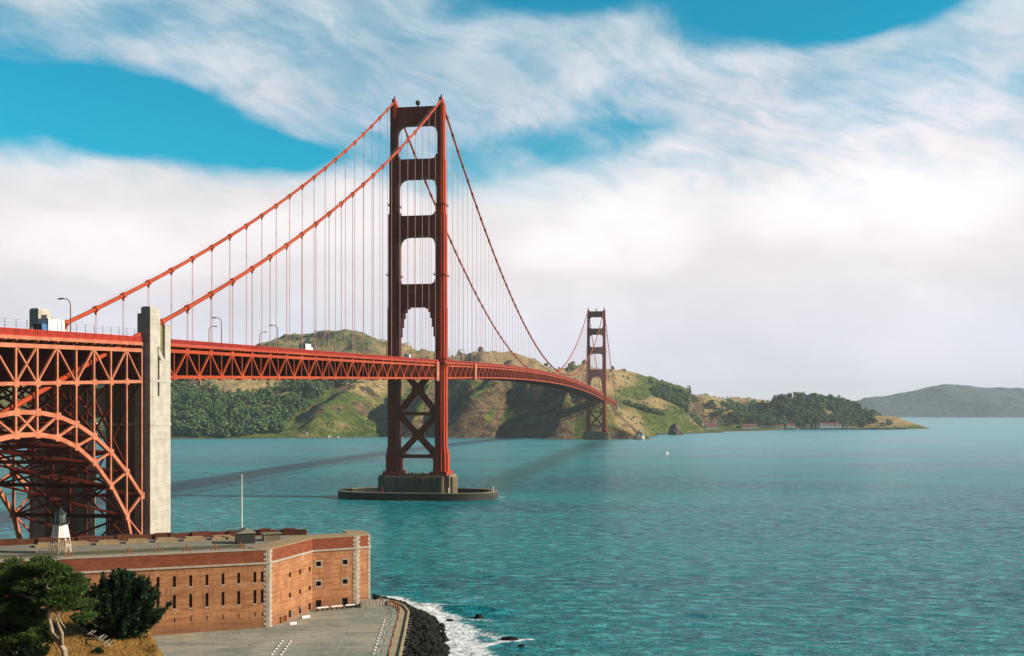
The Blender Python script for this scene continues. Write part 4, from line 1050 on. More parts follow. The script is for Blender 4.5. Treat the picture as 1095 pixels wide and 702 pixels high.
def barrier(px, py, L, ang, label):
    o = MB().prism_y([(-.3, 0), (.3, 0), (.16, .2), (.12, .5), (-.12, .5), (-.16, .2)], -L / 2, L / 2).build('concrete_barrier', M['white']); p = at_z(px, py, 4.0)
    o.location = (p.x, p.y, 4.01); o.rotation_euler = (0, 0, R(ang)); tag(o, label, 'barrier')
barrier(313.5, 668, 1.5, -62, 'white concrete barrier nearest the quoined corner of the fort'); barrier(327, 661, 1.9, -50, 'white concrete barrier before the recessed brick wall doors')
for i in range(3):
    a = FCC.lerp(FE1, (.06, .38, .70)[i]); b = FCC.lerp(FE1, (.32, .64, .96)[i]); n = Vector((.42, -.9, 0)); a = a + n * 1.5; b = b + n * 1.5
    root = empty('barrier_rail', (a.x, a.y, 4.0)); tag(root, ['low white railed barrier beside the fort inner corner', 'low white railed barrier between the two fort doorways', 'low white railed barrier beside the fort end quoins'][i], 'barrier')
    d = b - a; MB().beam((0, 0, .75), (d.x, d.y, .75), .2, .3).build('rail', M['white'], root)
    for t in (.05, .5, .95): MB().beam((d.x * t, d.y * t, 0), (d.x * t, d.y * t, .6), .3, .3).build('post', M['iron_dark'], root)
for i, (px, py, c) in enumerate(((300.5, 666.5, 'rust'), (303, 666, 'rust'), (306, 664.5, 'rail_red'))):
    iron_post(at_z(px, py, 4.0), 1.3, ['rusty bollard nearest the quoined fort corner', 'middle rusty bollard of three by the fort wall', 'brighter red bollard at the end of three by the fort wall'][i], 'bollards by the fort wall', c).name = 'bollard'
for px, py, lb in ((312.3, 667.5, 'slim grey sign post beside the first white barrier'), (322.3, 661, 'slim grey sign post beside the second white barrier')):
    p = at_z(px, py, 4.0); r_ = empty('sign_post', p); tag(r_, lb, 'sign post'); MB().tube([(0, 0, 0), (0, 0, 2.4)], .05, 8).build('pole', M['wood'], r_); MB().box(-.25, .25, -.06, -.03, 1.9, 2.5).build('sign_plate', M['white'], r_)
# the low stone wall at the tip of the point
a, b = at_z(391, 648.5, 4.0), at_z(416, 647, 4.0); r_ = MB(); n = 7
for k in range(n):
    p = a.lerp(b, (k + .5) / n); q = (b - a); r_.obox(p, q.xy, (-q.y, q.x), q.length / n / 2 - .06, .45, 4.0, 5.25 + .12 * (k % 2))
r_.obox(at_z(389, 649.5, 4.0), (1, .2), (-.2, 1), .7, .7, 4.0, 5.7)
tag(r_.build('stone_wall', M['stone']), 'low pale stone wall of blocks at the tip of the point', 'wall')

# ------------------------------------------------------------------ the brick fort
fort = empty('brick_fort', (FC.x, FC.y, 4.0)); tag(fort, 'orange brick fort with white corner quoins beneath the steel arch', 'fort')
FO = Vector((FC.x, FC.y, 4.0))
def wall_open(p, q, z0, z1, ops, depth, name, mat):
    """a wall face from p to q with real openings and their reveals; (t0, t1, z0, z1) in metres along the wall"""
    p = Vector((p.x, p.y, 0)) - Vector((FO.x, FO.y, 0)); q = Vector((q.x, q.y, 0)) - Vector((FO.x, FO.y, 0)); L = (q - p).length; d = (q - p) / L; nrm = Vector((d.y, -d.x, 0))
    ts = sorted(set([0, L] + [t for o in ops for t in o[:2]])); zs = sorted(set([z0, z1] + [z for o in ops for z in o[2:4]])); b = MB()
    P = lambda t, z, k=0.0: tuple(p + d * t - nrm * k + Vector((0, 0, z - FO.z)))
    for t0, t1 in zip(ts[:-1], ts[1:]):
        for a0, a1 in zip(zs[:-1], zs[1:]):
            tm, zm = (t0 + t1) / 2, (a0 + a1) / 2
            if any(o[0] < tm < o[1] and o[2] < zm < o[3] for o in ops): continue
            b.add([P(t0, a0), P(t1, a0), P(t1, a1), P(t0, a1)], [(0, 1, 2, 3)], [[(t0, a0), (t1, a0), (t1, a1), (t0, a1)]])
    for t0, t1, a0, a1 in [o[:4] for o in ops]:
        c = [(t0, a0), (t1, a0), (t1, a1), (t0, a1)]
        for i in range(4):
            u, v = c[i], c[(i + 1) % 4]; b.add([P(*v), P(*u), P(*u, depth), P(*v, depth)], [(0, 1, 2, 3)], [[(v[0], v[1]), (u[0], u[1]), (u[0] + .4, u[1]), (v[0] + .4, v[1])]])
    w_ = b.build(name, mat, fort)
    for o in ops:
        t0, t1, a0, a1 = o[:4]; kind = o[4] if len(o) > 4 else 'slit'
        pn = MB(); pn.add([P(t0, a0, depth - .02), P(t1, a0, depth - .02), P(t1, a1, depth - .02), P(t0, a1, depth - .02)], [(0, 1, 2, 3)])
        blocked = kind in ('slit', 'plain') and (int(t0 * 7.3 + a0 * 3.1) % 9 == 4)
        wn_ = pn.build('doorway' if kind == 'door' else 'window', M['dark_brick'] if blocked else M['dark'], fort)
        if kind in ('slit', 'framed'):
            def bar(t0, t1, a0, a1, out=.07):
                v = [P(t0, a0, .06), P(t1, a0, .06), P(t1, a1, .06), P(t0, a1, .06), P(t0, a0, -out), P(t1, a0, -out), P(t1, a1, -out), P(t0, a1, -out)]
                return v, [(0, 3, 2, 1), (4, 5, 6, 7), (0, 1, 5, 4), (1, 2, 6, 5), (2, 3, 7, 6), (3, 0, 4, 7)]
            s = MB(); s.add(*bar(t0 - .12, t1 + .12, a0 - .26, a0))
            if kind == 'framed':
                s.add(*bar(t0 - .22, t0, a0, a1)); s.add(*bar(t1, t1 + .22, a0, a1)); s.add(*bar(t0 - .22, t1 + .22, a1, a1 + .26))
            s.build('frame' if kind == 'framed' else 'sill', M['stone'], wn_)
    return w_
ZC, ZP, ROOF = 17.45, 20.2, 19.5
LW = (FC - FL).length
def t_left(px):
    """metres from the hidden west end of the long wall to the pixel column"""
    k = (px - 547.5) / FOC; s = (k * FC.y - FC.x) / (-fdir.x + k * fdir.y); return LW - s
ops = []
for px in (116.5, 134, 151.5, 169, 186.5, 204, 221.3, 238.5, 255.3, 272.6, 280.5):
    t = t_left(px); ops += [(t - .29, t + .29, 13.5, 15.75), (t - .30, t + .30, 9.15, 11.95), (t - .12, t + .12, 6.4, 7.35, 'loop')]
wall_open(FL, FC, 3.9, ZC, ops, .7, 'long_wall', M['brick'])
L2 = (FCC - FC).length
def t_mid(px):
    k = (px - 547.5) / FOC; d = (FCC - FC).normalized(); return (k * FC.y - FC.x) / (d.x - k * d.y)
ops = [(t_mid(300.5) - .1, t_mid(300.5) + .1, 8.6, 11.2, 'loop')]
for px in (310, 321, 331.2):
    t = min(t_mid(px), L2 - .75); ops += [(t - .5, t + .5, 13.1, 14.1, 'plain'), (t - .5, t + .5, 8.7, 9.7, 'plain'), (t - .55, t + .55, 4.35, 5.9, 'door')]
wall_open(FC, FCC, 3.9, ZC, ops, .7, 'flank_wall', M['brick'])
L3 = (FE1 - FCC).length; dE = (FE1 - FCC).normalized()
def t_end(px):
    k = (px - 547.5) / FOC; return (k * FCC.y - FCC.x) / (dE.x - k * dE.y)
ops = []
for px in (340.6, 369): t = max(t_end(px), .9); ops += [(t - .62, t + .62, 13.9, 15.0, 'framed'), (t - .62, t + .62, 9.4, 10.5, 'framed'), (t - .68, t + .68, 4.3, 6.2, 'door')]
wall_open(FCC, FE1, 3.9, ZC, ops, .7, 'bastion_wall', M['brick'])
wall_open(FE1, FE2, 3.9, ZC, [], .5, 'chamfer_wall', M['brick'])
FB1 = FE2 + Vector((-2.6, 8.5, 0)); FB2 = FCC + Vector((-4, 16, 0)); perp = Vector((-fdir.y, fdir.x, 0))
BB = FC + perp * 36 - fdir * 0; BL = FL + perp * 36
wall_open(FE2, FB1, 3.9, ZC, [], .5, 'sea_wall_face', M['brick'])
b = MB(); loc = lambda v, z: (v.x - FO.x, v.y - FO.y, z - FO.z)
fl = [FL, FC, FCC, FE1, FE2, FB1, FB2, BB, BL]
b.add([loc(v, ROOF - .01) for v in fl], [tuple(range(len(fl)))]); b.build('terreplein', M['roof_deck'], fort)
b = MB()
for u, v in ((FB1, FB2), (FB2, BB), (BB, BL), (BL, FL)): b.add([loc(u, 3.9), loc(v, 3.9), loc(v, ROOF - .02), loc(u, ROOF - .02)], [(0, 1, 2, 3)])
b.build('rear_wall', M['brick_red'], fort)
# parapet above the cornice: brick face, sloping top
def offset_poly(pts, w_):
    out = []
    for i, p in enumerate(pts):
        dirs = []
        if i > 0: dirs.append((pts[i] - pts[i - 1]).normalized())
        if i < len(pts) - 1: dirs.append((pts[i + 1] - pts[i]).normalized())
        ns = [Vector((-d.y, d.x, 0)) for d in dirs]; n = sum(ns, Vector((0, 0, 0))).normalized(); out.append(p + n * (w_ / max(.35, n.dot(ns[0]))))
    return out
front_line = [FL, FC, FCC, FE1, FE2, FB1]
def band(line, w_out, w_in, z0, z1, name, mat, z_in=None):
    o = offset_poly(line, -w_out); i = offset_poly(line, w_in); b = MB(); zi = z1 if z_in is None else z_in
    for k in range(len(line) - 1):
        A, B, C_, D_ = o[k], o[k + 1], i[k + 1], i[k]; L = (B - A).length
        b.add([loc(A, z0), loc(B, z0), loc(B, z1), loc(A, z1)], [(0, 1, 2, 3)], [[(0, z0), (L, z0), (L, z1), (0, z1)]])
        b.add([loc(A, z1), loc(B, z1), loc(C_, zi), loc(D_, zi)], [(0, 1, 2, 3)], [[(0, 0), (L, 0), (L, 2), (0, 2)]])
        b.add([loc(D_, z0), loc(D_, zi), loc(C_, zi), loc(C_, z0)], [(0, 1, 2, 3)], [[(0, 0), (0, 1), (L, 1), (L, 0)]])
        b.add([loc(D_, z0), loc(C_, z0), loc(B, z0), loc(A, z0)], [(0, 1, 2, 3)], [[(0, 0), (0, 1), (L, 1), (L, 0)]])
    return b.build(name, mat, fort)
band(front_line, .30, .9, ZC - .18, ZC + .22, 'cornice', M['stone'])
band(front_line, .02, .6, ZC + .22, ZP, 'parapet', M['brick_red'])
band([FL, FC + fdir * .1], .16, 2.6, ZP, ZP + .22, 'coping', M['stone'], ZP + .12)
band([FC, FCC, FE1, FE2, FB1], .06, 5.0, ZP, ZP + .16, 'coping', M['tan_slab'], ZP + .30)
def quoin(v, d1, d2, z0, z1, wd=.62):
    b = MB(); n = 0; z = z0
    while z < z1 - .05:
        h = min(.52, z1 - z); a, c = (1.25 * wd, .8 * wd) if n % 2 else (.8 * wd, 1.25 * wd)
        P = Vector((v.x - FO.x, v.y - FO.y, 0)); e1 = Vector((d1.x, d1.y, 0)).normalized(); e2 = Vector((d2.x, d2.y, 0)).normalized()
        ou = (-(e1 + e2)).normalized() * .13
        b.prism([tuple((P + ou).xy), tuple((P + ou * .75 + e1 * a * 1.6).xy), tuple((P + e1 * a + e2 * c).xy), tuple((P + ou * .75 + e2 * c * 1.6).xy)], z - FO.z, z + h - .05 - FO.z); z += h; n += 1
    b.build('quoin', M['stone'], fort)
quoin(FC, FL - FC, FCC - FC, 4.0, ZP + .2, .62)
quoin(FE1, FCC - FE1, FE2 - FE1, 4.0, ZP + .2, .5)
quoin(FE2, FE1 - FE2, FB1 - FE2, 4.0, ZP + .2, .36)
# rooftop: back parapet with merlon blocks, gun platforms, posts, shed, flagpole, lighthouse
bp_ = MB(); b0, b1 = BL + perp * -.6, BB + perp * -.6
L = (b1 - b0).length; d = (b1 - b0) / L; n = 15
for k in range(n):
    c = b0 + d * (L * (k + .5) / n) - FO; hh = 20.75 if k % 2 == 0 else 20.6; dep = 1.1 if k % 2 == 0 else .7
    bp_.obox((c.x, c.y), d.xy, perp.xy, L / n / 2 - .03, dep, ROOF - .1 - FO.z, hh - FO.z)
bp_.build('back_parapet', M['dark_brick'], fort)
bp_ = MB(); c0, c1 = BB + fdir * .4 - perp * .8, FB2 - Vector((0, 1, 0)); dd = (c1 - c0)
for k in range(5):
    c = c0 + dd * (k + .5) / 5 - FO; bp_.obox((c.x, c.y), dd.xy, (-dd.y, dd.x), dd.length / 10 - .05, .9 + .3 * (k % 2), ROOF - .1 - FO.z, 20.7 - FO.z + .3 * (k % 2))
bp_.build('back_parapet', M['dark_brick'], fort)
court = MB(); q = [FL + perp * 12 + fdir * 6, FC + perp * 12 - fdir * 3, FC + perp * 17 - fdir * 3, FL + perp * 17 + fdir * 6]
court.add([loc(v, ROOF + .03) for v in q], [(0, 1, 2, 3)]); court.build('turf_strip', M['low_leaf'] if False else mat_noise('roof_turf', (.09, .10, .05), (.13, .12, .07), .3, .95, spec=.1), fort)
plat = None
for k in range(7):
    c = BL.lerp(BB, .30 + .10 * k) - perp * 6.5
    if plat is None: plat = MB(); plat.box(-2.4, 2.4, -1.6, 1.6, 0, .55); plat.box(-1.9, 1.9, -1.2, 1.2, .55, .8); plat = plat.build('gun_platform', M['tan_slab']); o = plat
    else: o = plat.copy(); COL.objects.link(o)
    o.location = (c.x, c.y, ROOF); o.rotation_euler = (0, 0, math.atan2(fdir.y, fdir.x)); tag(o, 'flat tan concrete gun platform in the row before the back parapet', 'gun platform', 'gun platforms on the fort roof')
post0 = None
for k, px in enumerate((73, 107, 138.6, 172, 203, 233.7, 261)):
    c0 = FC + (FL - FC).normalized() * (LW - t_left(px)) + perp * 5.4
    for j, (dxy, hh) in enumerate(((-.7, 1.0), (0, 1.9), (.7, 1.1))):
        if k == 1 and j != 1: continue
        if post0 is None: o = post0 = MB().lathe([(.17, 0), (.17, .8), (.12, .85), (.12, 1.0)], 8).build('iron_post', M['rust'])
        else: o = post0.copy(); COL.objects.link(o)
        p = c0 + fdir * dxy; o.location = (p.x, p.y, ROOF); o.scale = (1, 1, hh); tag(o, 'short rusty iron post in a cluster behind the long parapet', 'post', 'iron posts on the fort roof')
sp = at(262, 580, 245); shed = empty('roof_shed', (sp.x, sp.y, ROOF), math.atan2(fdir.y, fdir.x)); tag(shed, 'small dark shed with a pale roof on the fort', 'shed')
MB().box(-2.0, 2.0, -1.7, 1.7, 0, 2.3).build('wall', M['iron_dark'], shed)
MB().prism_y([(-2.3, 2.3), (2.3, 2.3), (0, 3.3)], -2.0, 2.0).build('roof', M['roof_deck'], shed)
sp = at(290, 577, 250); o = MB(); o.box(-1.9, 1.9, -1.3, 1.3, 0, 1.5); o.box(-2.2, 2.2, -1.6, 1.6, 1.5, 1.75); o = o.build('roof_hatch', M['old_concrete']); o.location = (sp.x, sp.y, ROOF); o.rotation_euler = (0, 0, .4); tag(o, 'low grey concrete hatch right of the dark roof shed', 'hatch')
fp = at(258.6, 573, 251); flag = empty('flagpole', (fp.x, fp.y, ROOF)); tag(flag, 'tall white flagpole without a flag standing on the fort roof', 'flagpole')
MB().tube([(0, 0, 0), (0, 0, 7), (0, 0, 14.6)], [.16, .13, .08], 10).build('pole', M['white'], flag); MB().lathe([(.05, 14.6), (.17, 14.75), (.17, 14.9), (.04, 15.02)], 10).build('finial', M['white'], flag)
lp = at(64.8, 590.5, 228); lh = empty('lighthouse', (lp.x, lp.y, ROOF)); tag(lh, 'tiny white lighthouse on rusty lattice legs on the fort roof', 'lighthouse')
fr_ = MB()
for k in range(9):
    a, a2 = 2 * math.pi * k / 9, 2 * math.pi * (k + 1) / 9; p = lambda an, r_, z: (r_ * math.cos(an), r_ * math.sin(an), z)
    fr_.beam(p(a, 2.15, 0), p(a, 1.8, 3.3), .16); fr_.beam(p(a, 2.15, .1), p(a2, 1.8, 3.2), .09); fr_.beam(p(a2, 2.15, .1), p(a, 1.8, 3.2), .09); fr_.beam(p(a, 1.98, 1.65), p(a2, 1.98, 1.65), .10)
fr_.build('lattice_legs', M['rust_white'], lh)
b = MB(); b.lathe([(1.9, 3.3), (1.85, 3.45), (1.42, 5.95), (1.42, 6.0)], 9); b.build('tower_body', M['white'], lh)
b = MB(); b.lathe([(1.3, 6.0), (1.95, 6.05), (1.95, 6.25), (1.2, 6.27)], 9)
for k in range(9):
    a, a2 = 2 * math.pi * k / 9, 2 * math.pi * (k + 1) / 9; b.beam(p(a, 1.85, 6.25), p(a, 1.85, 7.2), .07)
    for z in (6.7, 7.2): b.beam(p(a, 1.85, z), p(a2, 1.85, z), .06)
b.build('gallery', M['iron_dark'], lh)
b = MB(); b.lathe([(1.1, 6.27), (1.1, 7.0)], 9); b.lathe([(1.06, 7.0), (1.06, 8.1)], 9); b.build('lantern', mat_noise('lantern_glass', (.10, .14, .12), (.06, .08, .07), 1, .15, spec=.6), lh)
b = MB(); b.lathe([(1.3, 8.1), (1.2, 8.25), (.3, 9.0), (.22, 9.2), (.2, 9.5), (.05, 9.6)], 9); b.build('lantern_roof', M['iron_dark'], lh)

# ------------------------------------------------------------------ riprap, rocks, sea stacks
def rock_mesh(r, seed, sub=2, flat=.7, amp=.35):
    import bmesh
    bm = bmesh.new(); bmesh.ops.create_icosphere(bm, subdivisions=sub, radius=1.0); rr = np.random.default_rng(seed); planes = rr.normal(size=(10, 3)); planes /= np.linalg.norm(planes, axis=1)[:, None]; offs = rr.uniform(.55, .95, 10)
    V = np.array([v.co[:] for v in bm.verts])
    for n, o in zip(planes, offs): d = V @ n; ex = np.clip(d - o, 0, None); V = V - ex[:, None] * n * .92
    V *= (1 + amp * (fbm(V[:, 0] * 1.7 + seed, V[:, 1] * 1.7 + V[:, 2] * 1.3, seed, 3) - .5))[:, None]; V[:, 2] *= flat
    F = np.array([[v.index for v in f.verts] for f in bm.faces]); bm.free(); return V * r, F
ROCKS = [rock_mesh(1.0, 50 + i, 2) for i in range(9)]
def riprap():
    r = np.random.default_rng(21); V = []; F = []; b = 0
    inner = [p.xy for p in wk_out]; outer = [at_z(x, y, 0).xy for x, y in ((400, 637), (430, 645), (446, 653), (462, 660), (475, 672), (480, 702), (478, 745))]
    for k in range(1500):
        f = r.random() * 5.999; i = int(f); t = f - i; a = inner[i].lerp(inner[i + 1], t); c = outer[i].lerp(outer[i + 1], t); g = r.random() ** .8; p = a.lerp(c, g)
        z = 3.9 * (1 - g) ** 1.1 - .25 + r.uniform(-.3, .45); s = r.uniform(.35, .95) * (1.1 if g > .5 else .85)
        rv, rf = ROCKS[r.integers(9)]; an = r.random() * 6.28; cs, sn = math.cos(an), math.sin(an)
        v = np.stack([(rv[:, 0] * cs - rv[:, 1] * sn) * s + p.x, (rv[:, 0] * sn + rv[:, 1] * cs) * s + p.y, np.maximum(rv[:, 2] * s + z, -.9)], -1); V.append(v); F.append(rf + b); b += len(v)
    tag(array_mesh('riprap', np.vstack(V), np.vstack(F), M['rock']), 'bank of dark wet boulders between the walkway and the surf', 'rocks', kind='stuff')
riprap()
def one_rock(name, px, py, sx, sy, sz, seed, label, cat, mat='rock', z=0.0, sub=3, D=None):
    v, f = rock_mesh(1.0, seed, sub, 1.0, .5); v = v * np.array([sx, sy, sz]); v[:, 2] = np.maximum(v[:, 2], -.85)
    o = array_mesh(name, v, f, M[mat]); p = at_z(px, py, 0) if D is None else at(px, HOR + FOC * CAMZ / D, D); o.location = (p.x, p.y, 0); tag(o, label, cat); return o
one_rock('surf_rock', 512, 661, 1.3, 1.2, 1.0, 1, 'black pointed rock beside the breaking wave', 'rock')
one_rock('surf_rock', 545, 684.5, 2.0, 1.1, .75, 2, 'long flat black rock in a patch of foam', 'rock')
one_rock('surf_rock', 558, 691, .8, .7, .35, 3, 'smallest black rock just awash right of the long flat rock', 'rock')
one_rock('surf_rock', 481, 664, 1.0, .8, .5, 4, 'low black rock at the edge of the boulder bank', 'rock')
def stack(name, px, D, w_, h, mat, label, seed, prof):
    root_v = []; r = np.random.default_rng(seed); n = 26; rows = 16; V = []
    for i in range(rows):
        t = i / (rows - 1); rad = w_ * np.interp(t, *prof); 
        for k in range(n):
            a = 6.283 * k / n; q = rad * (.62 + .76 * float(vnoise(math.cos(a) * 1.6 + seed, math.sin(a) * 1.6 + t * 3.0, seed))); V.append((q * math.cos(a), q * math.sin(a) * .9, -.9 + (h + .9) * t + h * .10 * (float(vnoise(a * 2, t * 5, seed + 3)) - .5) * (t > .05)))
    F = [(i * n + k, i * n + (k + 1) % n, (i + 1) * n + (k + 1) % n, (i + 1) * n + k) for i in range(rows - 1) for k in range(n)]
    o = array_mesh(name, V, F, M[mat]); p = at(px, 470, D); o.location = (p.x, p.y, 0); tag(o, label, 'rock')
stack('sea_stack', 722, 2275, 15, 24, 'sea_stack', 'grey brown pointed sea stack standing off the green headland', 9, ([0, .25, .6, .85, 1], [1, .9, .66, .45, .12]))
stack('sea_stack', 684, 1905, 9, 16, 'sea_stack_white', 'white streaked rock at the tip of the cliff by far tower', 12, ([0, .3, .6, .85, 1], [1.1, .9, .7, .4, .12]))
stack('sea_stack', 672, 1905, 16, 5, 'sea_stack', 'low dark rock ledge between the far tower and white rock', 14, ([0, .5, 1], [1.2, .9, .3]))
stack('shore_rock', 246, 2010, 7, 7, 'sea_stack', 'small tan rock at the foot of the wooded slope', 17, ([0, .5, .8, 1], [1.1, .95, .6, .2]))
stack('shore_rock', 327, 2015, 6, 10, 'sea_stack_white', 'white stained rock at the foot of the lit rib', 19, ([0, .4, .8, 1], [1.1, .8, .5, .2]))
for i, px in enumerate((346, 352, 361)): stack('shore_rock', px, 2018, 4 + i % 2 * 2, 3 + i % 2 * 1.5, 'sea_stack_white', ['pale rock at the left of the white shore rocks', 'tallest of the white shore rocks left of the near tower', 'pale rock at the right of the white shore rocks'][i], 23 + i, ([0, .5, 1], [1.2, .8, .2]))
for i, px in enumerate((538, 551, 565, 590, 612)): stack('shore_rock', px, 1985 - 12 * i, 5 + 2 * (i % 2), 4 + 2 * (i % 3), 'sea_stack', 'small dark rock at the foot of the shaded cliff', 40 + i, ([0, .5, 1], [1.2, .9, .3])); bpy.context.scene.collection.objects[-1]['group'] = 'rocks at the foot of the shaded cliff'

# ------------------------------------------------------------------ the marina and houses across the strait
def house(px, D, wd, dp, h, rh, label, roof='roof_red', z=None, name='harbour_house'):
    x = (px - 547.5) / FOC * D; z = max(2.2, float(ground(x, D))) if z is None else z; r = empty(name, (x, D, z)); tag(r, label, 'house')
    MB().box(-wd / 2, wd / 2, -dp / 2, dp / 2, -3.0 if z > 2.8 else -1.5, h).build('wall', M['white'], r)
    MB().add([(-wd / 2 - .8, -dp / 2 - .8, h), (wd / 2 + .8, -dp / 2 - .8, h), (wd / 2 + .8, dp / 2 + .8, h), (-wd / 2 - .8, dp / 2 + .8, h), (-wd / 2 + 1, 0, h + rh), (wd / 2 - 1, 0, h + rh)], [(0, 3, 2, 1), (0, 1, 5, 4), (2, 3, 4, 5), (1, 2, 5), (3, 0, 4)]).build('roof', M[roof], r)
    n = max(2, int(wd / 7))
    for k in range(n):
        q = MB(); x0 = -wd / 2 + wd * (k + .5) / n; q.box(x0 - .9, x0 + .9, -dp / 2 - .06, -dp / 2 - .01, h * .35, h * .72); q.build('window', M['dark'], r)
house(761, 2840, 33, 14, 10, 6, 'largest white harbour house with a red roof at the waterside', z=2.2)
house(753, 2960, 24, 12, 9, 6, 'white house with red roof set back left of the largest', z=12)
house(746, 2800, 12, 10, 7, 3, 'small white house left of the largest harbour house', 'roof_deck', 2.2)
house(764.5, 2990, 10, 10, 13, 6, 'narrow tall white house behind the largest harbour house', z=12)
house(801, 2990, 42, 12, 7, 5, 'long red roofed house left along the marina road', z=2.2)
house(817, 2995, 30, 12, 7, 3, 'long white house with a pale roof right of the red one', 'roof_deck', 2.2)
house(831, 2995, 34, 12, 7, 5, 'second long red roofed house in the marina row', z=2.2)
house(845, 2995, 24, 12, 8, 5, 'short red roofed house at the right of the marina row', z=2.2)
house(887, 2995, 58, 14, 9, 6, 'long red roofed boathouse behind the marina masts', z=2.2)
house(782, 3010, 9, 9, 10, 4, 'small white house before the dark valley trees', 'roof_deck', 2.2)
def quay(px0, px1, D, wd, h, label, mat='old_concrete', name='breakwater'):
    x0, x1 = (px0 - 547.5) / FOC * D, (px1 - 547.5) / FOC * D; b = MB(); n = max(4, int((x1 - x0) / 12))
    for k in range(n):
        a = x0 + (x1 - x0) * k / n; c = x0 + (x1 - x0) * (k + 1) / n; b.box(a, c, D - wd / 2 - (k % 3) * .4, D + wd / 2, -.8, h + .25 * (k % 2))
    tag(b.build(name, M[mat]), label, name.replace('_', ' '))
quay(838, 968, 2915, 7, 3.2, 'long low dark breakwater before the marina', 'fender')
quay(774, 797, 2780, 14, 2.6, 'short dark pier left of the marina breakwater', 'fender', 'pier')
quay(754, 835, 2945, 8, 2.6, 'pale quay below the red roofed houses', 'stone', 'quay')
boat0 = None
for k in range(13):
    px = 862 + 4.1 * k + random.uniform(-1, 1); D = 2945 + random.uniform(-8, 14); x = (px - 547.5) / FOC * D
    if boat0 is None:
        o = boat0 = empty('sailing_boat')
        MB().add([(-5, -1.3, .1), (4, -1.4, .1), (6, 0, .4), (4, 1.4, .1), (-5, 1.3, .1), (-5.2, -1.6, 1.6), (4.2, -1.8, 1.7), (7, 0, 2.2), (4.2, 1.8, 1.7), (-5.2, 1.6, 1.6)], [(4, 3, 2, 1, 0), (5, 6, 7, 8, 9), (0, 1, 6, 5), (1, 2, 7, 6), (2, 3, 8, 7), (3, 4, 9, 8), (4, 0, 5, 9)]).build('hull', M['white'], o)
        MB().tube([(0, 0, 1.6), (0, 0, 15)], [.62, .42], 6).build('mast', M['white'], o); MB().box(-3, 1, -1, 1, 1.6, 2.5).build('cabin', M['white'], o)
    else: o = copy_tree(boat0)
    o.location = (x, D, 0); o.rotation_euler = (0, 0, random.uniform(-.4, .4)); tag(o, 'white sailing boat with a bare mast moored in the marina', 'sailing boat', 'sailing boats in the marina')
# a motor boat under way in the strait and one by the breakwater
def motor_boat(px, D, L, label, rz=0.0):
    p = at(px, 470, D); r = empty('motor_boat', (p.x, p.y, 0), rz); tag(r, label, 'boat')
    w_ = L * .16; MB().add([(-L / 2, -w_, -.2), (L * .3, -w_, -.2), (L * .45, 0, .1), (L * .3, w_, -.2), (-L / 2, w_, -.2), (-L / 2, -w_ * 1.2, 1.5), (L * .3, -w_ * 1.3, 1.7), (L / 2, 0, 2.2), (L * .3, w_ * 1.3, 1.7), (-L / 2, w_ * 1.2, 1.5)], [(4, 3, 2, 1, 0), (5, 6, 7, 8, 9), (0, 1, 6, 5), (1, 2, 7, 6), (2, 3, 8, 7), (3, 4, 9, 8), (4, 0, 5, 9)]).build('hull', M['white'], r)
    MB().prism_y([(-L * .28, 1.6), (L * .16, 1.6), (L * .06, 3.5), (-L * .26, 3.6)], -w_ * .8, w_ * .8).build('cabin', M['white'], r)
motor_boat(713.5, 1235, 5.0, 'small white boat alone on the open teal water', .4); motor_boat(853, 2880, 11, 'white motor boat just off the marina breakwater')

# ------------------------------------------------------------------ the bluff in the foreground with its trees
def bluff_z(X, Y):
    edge = [(-60, 92), (-45, 84.5), (-38, 81), (-29.6, 78), (-25.4, 75), (-23.0, 70), (-20.6, 64), (-18.5, 57), (-16.5, 46), (-14, 34)]
    d = seg_dist(X, Y, edge); ex = np.interp(Y, [e[1] for e in edge[::-1]], [e[0] for e in edge[::-1]])
    out = X > ex; top = 34.2 + .05 * (-25 - X) + .9 * (fbm(X / 9, Y / 9, 4, 4) - .5) + .25 * (fbm(X / 1.6, Y / 1.6, 14, 3) - .5)
    far = np.interp(X, [e[0] for e in edge], [e[1] for e in edge]); out = out | (Y > far)
    drop = np.where(out, np.minimum(d * 1.9 + .06 * d * d, 40), -np.exp(-(d / 2.0) ** 2) * -.5)
    return np.maximum(top - np.where(out, drop, .5 * np.exp(-(d / 2.2) ** 2)) + np.where(out, 1.6 * (fbm(X / 3, Y / 3, 31, 3) - .5), 0), 3.0), out, d
